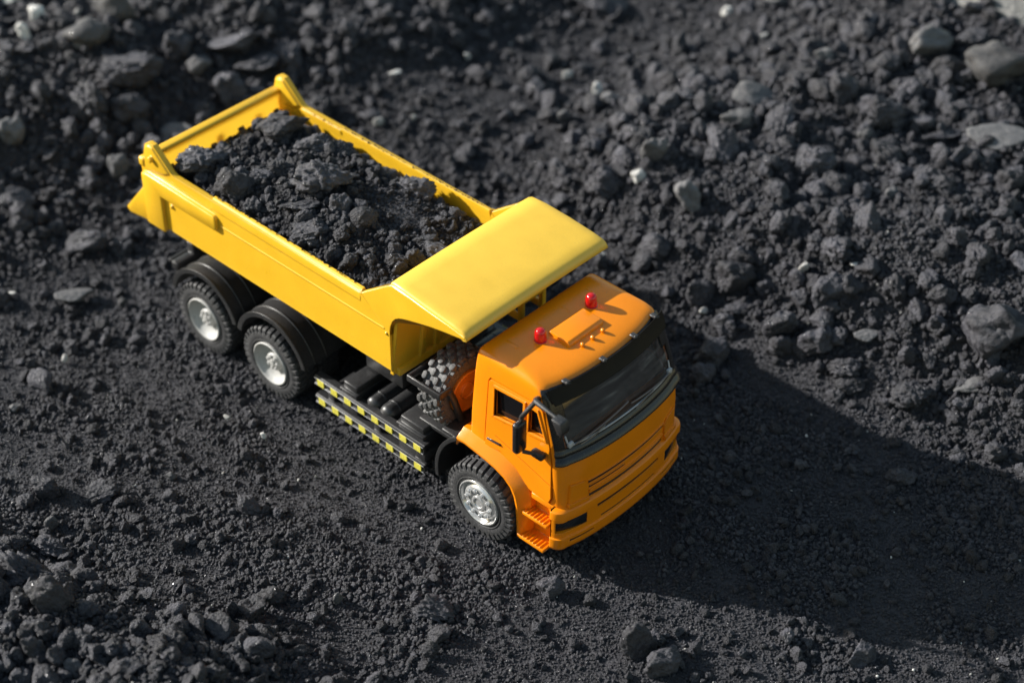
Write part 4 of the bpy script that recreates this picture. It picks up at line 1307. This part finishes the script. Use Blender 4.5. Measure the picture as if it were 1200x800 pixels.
LUMP = {}
for st, cnt in (('block', 5), ('round', 4), ('crumb', 5), ('slab', 3), ('ball', 1)):
    for k in range(cnt):
        for mk in ('coal', 'grey', 'chip', 'load'):
            if (mk == 'chip' and st in ('crumb', 'ball')) or (mk == 'load' and st == 'slab' and k) or (mk != 'load' and st == 'ball'):
                continue
            big = mk in ('coal', 'load')
            mm = {'coal': M['coal'], 'grey': M['greystone'], 'chip': M['chip'], 'load': M['loadlump']}[mk]
            LUMP.setdefault((st, mk), []).append(rock_mesh("lump_" + st, 100 + 31 * k + len(st) * 7 + 3 * ord(st[0]), st, 5 if big else 4, mm))

def put_lump(name, me, x, y, w, h, hf, label, cat, group=None, sink=0.30, yaw=None, tilt=0.35):
    o = bpy.data.objects.new(name, me); COL.objects.link(o)
    a = max(w, h * 0.9)
    sx = w; sy = w * random.uniform(0.75, 0.95); sz = min(max(h * 1.05, 0.45 * w), 1.15 * w) if h < 1.25 * w else h * 1.05
    z = float(hf(np.array([x]), np.array([y]))[0])
    o.scale = (sx, sy, sz)
    o.rotation_euler = (random.uniform(-tilt, tilt), random.uniform(-tilt, tilt), (math.radians(43) + random.uniform(-0.3, 0.3)) if yaw is None else yaw)
    o.location = (x * S, y * S, (z + sz * (0.5 - sink)) * S)
    tag(o, label, cat, group, "thing")
    return o

NAMES = {('coal', 'block'): 'coal_block', ('coal', 'round'): 'coal_lump', ('coal', 'crumb'): 'coal_clod', ('coal', 'slab'): 'coal_shard'}
TAKEN = []
for i, (x, y, w, h, mk, st, lab) in enumerate(ROCKS):
    me = LUMP[(st, mk)][i % len(LUMP[(st, mk)])]
    nm = NAMES.get((mk, st)) or ('grey_stone' if mk == 'grey' else 'white_stone')
    put_lump(nm, me, x, y, w * 1.15, h * 1.12, height, lab, {'coal': 'coal', 'grey': 'stone', 'chip': 'stone'}[mk], None, {'coal': 0.26, 'grey': 0.16, 'chip': -0.12 if w < 0.5 else 0.02}[mk])
    TAKEN.append((x, y, 0.5 * max(w, h)))

# ordinary lumps of the banks: the larger ones one by one
def in_view(x, y, z, margin=0):
    dx, dy, dz_ = x - CAM[0], y - CAM[1], z - CAM[2]
    wv = dx * F_DIR.x + dy * F_DIR.y + dz_ * F_DIR.z
    px = 600 + 2209.3 * (dx * R_DIR.x + dy * R_DIR.y + dz_ * R_DIR.z) / wv
    py = 400 - 2209.3 * (dx * U_DIR.x + dy * U_DIR.y + dz_ * U_DIR.z) / wv
    return (px > -margin) & (px < 1200 + margin) & (py > -margin) & (py < 800 + margin), px, py
rng = np.random.default_rng(5)
ZONES = {
    'east': ("plain mid-sized black coal lump in the bank across the track from the truck", "ordinary coal lumps of the bank on the truck's left"),
    'north': ("plain mid-sized black coal lump in the heap behind the tailgate", "ordinary coal lumps of the heap behind the truck"),
    'south': ("plain mid-sized black coal lump in the heap at the lower left", "ordinary coal lumps of the lower left heap"),
    'track': ("small loose black coal lump lying on the packed track", "loose coal lumps on the track"),
}
def zone(x, y):
    if x < -19 and y < 16: return 'north'
    if y > 8: return 'east'
    if y < -8.5: return 'south'
    return 'track'
count = 0
tries = 0
while count < 185 and tries < 60000:
    tries += 1
    x, y = rng.uniform(-46, 18), rng.uniform(-19, 46)
    z = float(height(np.array([x]), np.array([y]))[0])
    if not in_view(x, y, z, 10)[0]: continue
    r = float(rough(np.array([x]), np.array([y]))[0])
    if rng.uniform() > r ** 1.5 + 0.02: continue
    s = min(1.9, 0.62 * (1 - rng.uniform()) ** (-0.45)) * (0.55 + 0.55 * r)
    if abs(y) < 5 and -19.5 < x < 5.5: continue
    if r < 0.2: s = min(s, 0.42)
    if y > 30 and x > -7: continue
    if any((x - a) ** 2 + (y - b) ** 2 < (0.45 * (c + 0.5 * s)) ** 2 * 3.2 for a, b, c in TAKEN): continue
    TAKEN.append((x, y, 0.5 * s))
    st = rng.choice(['block', 'round', 'crumb', 'crumb', 'block'])
    k = LUMP[(st, 'coal')]
    zn = zone(x, y)
    put_lump(NAMES[('coal', st)], k[int(rng.integers(len(k)))], x, y, s, s * rng.uniform(0.6, 1.0), height, ZONES[zn][0], "coal", ZONES[zn][1], 0.34, rng.uniform(0, 6.28), 0.8)
    count += 1

# ---- loose material nobody could count: points with a size and a turn, one piece of rubble put on each
def scatter_tree(name, protos, label, cat):
    col = bpy.data.collections.new(name + "_pieces")
    for me in protos:
        o = bpy.data.objects.new(me.name, me)
        col.objects.link(o)
    ng = bpy.data.node_groups.new(name, 'GeometryNodeTree')
    ng.interface.new_socket("Geometry", in_out='INPUT', socket_type='NodeSocketGeometry')
    ng.interface.new_socket("Geometry", in_out='OUTPUT', socket_type='NodeSocketGeometry')
    N = ng.nodes
    gi, go = N.new("NodeGroupInput"), N.new("NodeGroupOutput")
    ip = N.new("GeometryNodeInstanceOnPoints"); ci = N.new("GeometryNodeCollectionInfo")
    ci.inputs["Collection"].default_value = col
    ci.inputs["Separate Children"].default_value = True
    ci.inputs["Reset Children"].default_value = True
    ip.inputs["Pick Instance"].default_value = True
    def attr(nm, ty):
        n = N.new("GeometryNodeInputNamedAttribute"); n.data_type = ty; n.inputs["Name"].default_value = nm
        return n.outputs["Attribute"]
    L_ = ng.links.new
    mp = N.new("GeometryNodeMeshToPoints")
    L_(gi.outputs[0], mp.inputs["Mesh"])
    L_(mp.outputs[0], ip.inputs["Points"])
    L_(ci.outputs[0], ip.inputs["Instance"])
    L_(attr("piece", 'INT'), ip.inputs["Instance Index"])
    er = N.new("FunctionNodeEulerToRotation")
    L_(attr("turn", 'FLOAT_VECTOR'), er.inputs[0])
    L_(er.outputs[0], ip.inputs["Rotation"])
    L_(attr("size", 'FLOAT_VECTOR'), ip.inputs["Scale"])
    L_(ip.outputs[0], go.inputs[0])
    return ng
def scatter(name, pos, size, protos, label, cat, rng):
    n = len(pos)
    me = bpy.data.meshes.new(name)
    me.vertices.add(n); me.vertices.foreach_set("co", (pos * S).astype(np.float32).ravel())
    a = me.attributes.new("piece", 'INT', 'POINT'); a.data.foreach_set("value", rng.integers(0, len(protos), n).astype(np.int32))
    a = me.attributes.new("turn", 'FLOAT_VECTOR', 'POINT'); a.data.foreach_set("vector", rng.uniform(0, 2 * PI, (n, 3)).astype(np.float32).ravel())
    sz = size[:, None] * rng.uniform(0.75, 1.1, (n, 3))
    a = me.attributes.new("size", 'FLOAT_VECTOR', 'POINT'); a.data.foreach_set("vector", sz.astype(np.float32).ravel())
    o = bpy.data.objects.new(name, me); COL.objects.link(o)
    md = o.modifiers.new("scatter", 'NODES'); md.node_group = scatter_tree(name, protos, label, cat)
    tag(o, label, cat, None, "stuff")
    return o

P_GRAIN = [rock_mesh("grain", 900 + k, ['block', 'round', 'crumb'][k % 3], 2, M['grain']) for k in range(12)]
P_MID = [rock_mesh("rubble_piece", 950 + k, ['block', 'crumb', 'block', 'slab', 'crumb'][k % 5], 4, M['coal']) for k in range(15)]

def power(n, lo, hi, al, rng):
    u = rng.uniform(size=n)
    return (lo ** -al + u * (hi ** -al - lo ** -al)) ** (-1 / al)
def pale_edge(x, y):
    return y - (30.3 + 0.9 * fbm(x * 0.3, 0 * x, 0 * x, 3, 301) + np.where(x < -5.5, -0.9 * (x + 5.5), 0.1 * (x + 5.5)))
rng = np.random.default_rng(11)
def field(n, lo, hi, al, keep, rng, sink=0.2):
    X, Y = rng.uniform(-52, 24, n), rng.uniform(-26, 50, n)
    Z = height(X, Y)
    ok, px, py = in_view(X, Y, Z, 240)
    X, Y = X[ok], Y[ok]
    s = power(len(X), lo, hi, al, rng)
    ok = keep(X, Y, s, rng.uniform(size=len(X))) & (pale_edge(X, Y) < 0.6 * rng.normal(size=len(X)))
    X, Y, s = X[ok], Y[ok], s[ok]
    Z = ground_height(X, Y)
    return np.stack([X, Y, Z + s * (0.5 - sink) * 0.8], -1), s
clump = lambda x, y: sstep(-0.35, 0.45, fbm(x * 0.5, y * 0.5, 0 * x + 8, 3, 131))
def clear(x, y, s):
    """no rubble worth the name stuck in the wheels"""
    under = (np.abs(y) < 4.4) & (x > -17.2) & (x < 4.6)
    return ~(under & (s > 0.34))
def fine(x, y):
    """patches where the track is ground to dust"""
    return sstep(0.05, 0.45, fbm(x * 0.20, y * 0.34, 0 * x + 15, 3, 171)) * (1 - rough(x, y))
p1, s1 = field(1000000, 0.07, 0.28, 1.7, lambda x, y, s, u: (u < (0.25 + 0.75 * np.maximum(rough(x, y), clump(x, y) ** 2)) * (1 - 0.3 * rough(x, y))) & (s < 0.13 + 0.16 * np.maximum(rough(x, y), 0.8 * clump(x, y)) - 0.06 * fine(x, y)), rng)
p0, s0 = field(700000, 0.045, 0.11, 1.5, lambda x, y, s, u: u < 0.9 * (1 - rough(x, y)), rng)
p1, s1 = np.concatenate([p0, p1]), np.concatenate([s0, s1])
p2, s2 = field(90000, 0.22, 0.6, 2.0, lambda x, y, s, u: (u < (0.10 + 0.30 * clump(x, y)) * (1 + 1.4 * rough(x, y))) & clear(x, y, s), rng)
p3, s3 = field(27000, 0.45, 1.4, 2.0, lambda x, y, s, u: (u < 0.010 + 0.7 * rough(x, y) ** 1.6 * (0.35 + 0.65 * clump(x * 0.6, y * 0.6))) & clear(x, y, s), rng, 0.22)
scatter("coal_gravel", p1, s1, P_GRAIN, "fine black coal gravel strewn over the whole ground", "coal gravel", rng)
scatter("coal_rubble", np.concatenate([p2, p3]), np.concatenate([s2, s3]), P_MID, "loose black coal rubble heaped in banks beside the track", "coal rubble", rng)

pw, sw_ = field(14000, 0.05, 0.15, 2.2, lambda x, y, s, u: (u < 0.09) & clear(x, y, s * 3), rng, -0.1)  # pale grit, added also as painted glints of the coal
P_PALE = [rock_mesh("grit_glint_piece", 980 + k, ['block', 'slab', 'block'][k % 3], 2, M['chip']) for k in range(5)]
scatter("pale_grit_glints", pw, sw_, P_PALE, "scattered tiny pale grit, also painted glints, among the black coal", "grit", rng)

# ---- the load
lx, ly = np.arange(-16.95, -4.05, 0.05), np.arange(-3.04, 3.05, 0.05)
co, q = grid_mesh(lx, ly, load_height)
ld = link("coal_load", np_mesh("coal_load", co, q), M['load'], (0, 0, 0))
tag(ld, "heap of black coal dust filling the yellow dump bed", "coal load", None, "stuff")
def lfield(n, lo, hi, al, rng, sink=0.2):
    X, Y = rng.uniform(-16.85, -4.2, n), rng.uniform(-2.98, 2.98, n)
    s = power(n, lo, hi, al, rng)
    ok = np.abs(Y) < 3.03 - 0.5 * s
    smooth_ = np.exp(-((X + 8.2) ** 2 / 2.0 + (Y - 0.9) ** 2 / 1.8))     # the bare dusty middle
    ok &= rng.uniform(size=n) > smooth_ * np.clip(s / 0.14, 0.4, 1) * 1.15
    X, Y, s = X[ok], Y[ok], s[ok]
    return np.stack([X, Y, load_height(X, Y) + s * (0.5 - sink) * 0.8], -1), s
a1 = lfield(26000, 0.06, 0.2, 1.7, rng); a2 = lfield(1300, 0.2, 0.5, 1.7, rng); a3 = lfield(150, 0.5, 0.8, 2, rng, 0.3)
scatter("coal_load_crumbs", np.concatenate([a1[0], a2[0], a3[0]]), np.concatenate([a1[1], a2[1], a3[1]]), P_MID, "loose coal crumbs covering the heap in the dump bed", "coal crumbs", rng)
# crumbs spilled on the bed's rims and a few on the canopy
ns = 170
t_ = rng.uniform(size=ns)
sx_ = np.where(t_ < 0.97, rng.uniform(-15.4, -6.0, ns), rng.uniform(-3.8, -1.0, ns))
sy_ = np.where(t_ < 0.97, np.sign(rng.uniform(-1, 1, ns)) * rng.uniform(3.06, 3.12, ns), rng.uniform(-2.8, 2.8, ns))
szz = np.where(t_ < 0.97, np.where(sx_ < -13.5, 7.28, 7.38), 8.70 - 0.075 * (sx_ + 4.0))
ss_ = power(ns, 0.035, 0.13, 2.2, rng)
scatter("coal_crumbs", np.stack([sx_, sy_, szz + 0.2 * ss_], -1), ss_, P_MID, "tiny coal crumbs spilled on the bed's rims and canopy", "coal crumbs", rng)
for i, (x, y, w, h, st, lab) in enumerate(LOAD_LUMPS):
    k = LUMP[(st, 'load')]
    y = max(-2.95 + 0.5 * w, min(2.95 - 0.5 * w, y)); x = max(-16.6 + 0.5 * w, x)
    put_lump('coal_ball' if st == 'ball' else NAMES[('coal', st)], k[i % len(k)], x, y, w * 1.15, h * 1.1, load_height, lab, "coal", None, 0.36)
o = put_lump("white_stone", LUMP[('slab', 'chip')][0], -10.9, -0.9, 0.22, 0.14, load_height, "tiny white splinter on the coal load", "stone", None, 0.1)

# pale sandy ground beyond the coal, far behind the right bank
X = np.arange(-40, 60, 0.5); Y = np.arange(28, 90, 0.5)
def pale_h(x, y):
    edge = pale_edge(x, y)
    return height(x, y) + np.where(edge > 0, 0.35 * sstep(0, 1.5, edge) + 0.2, -0.6)
co, q = grid_mesh(X, Y, pale_h)
pg = link("pale_ground", np_mesh("pale_ground", co, q), M['pale'], (0, 0, 0))
tag(pg, "pale sandy ground beyond the coal at the far right corner", "ground", None, "structure")
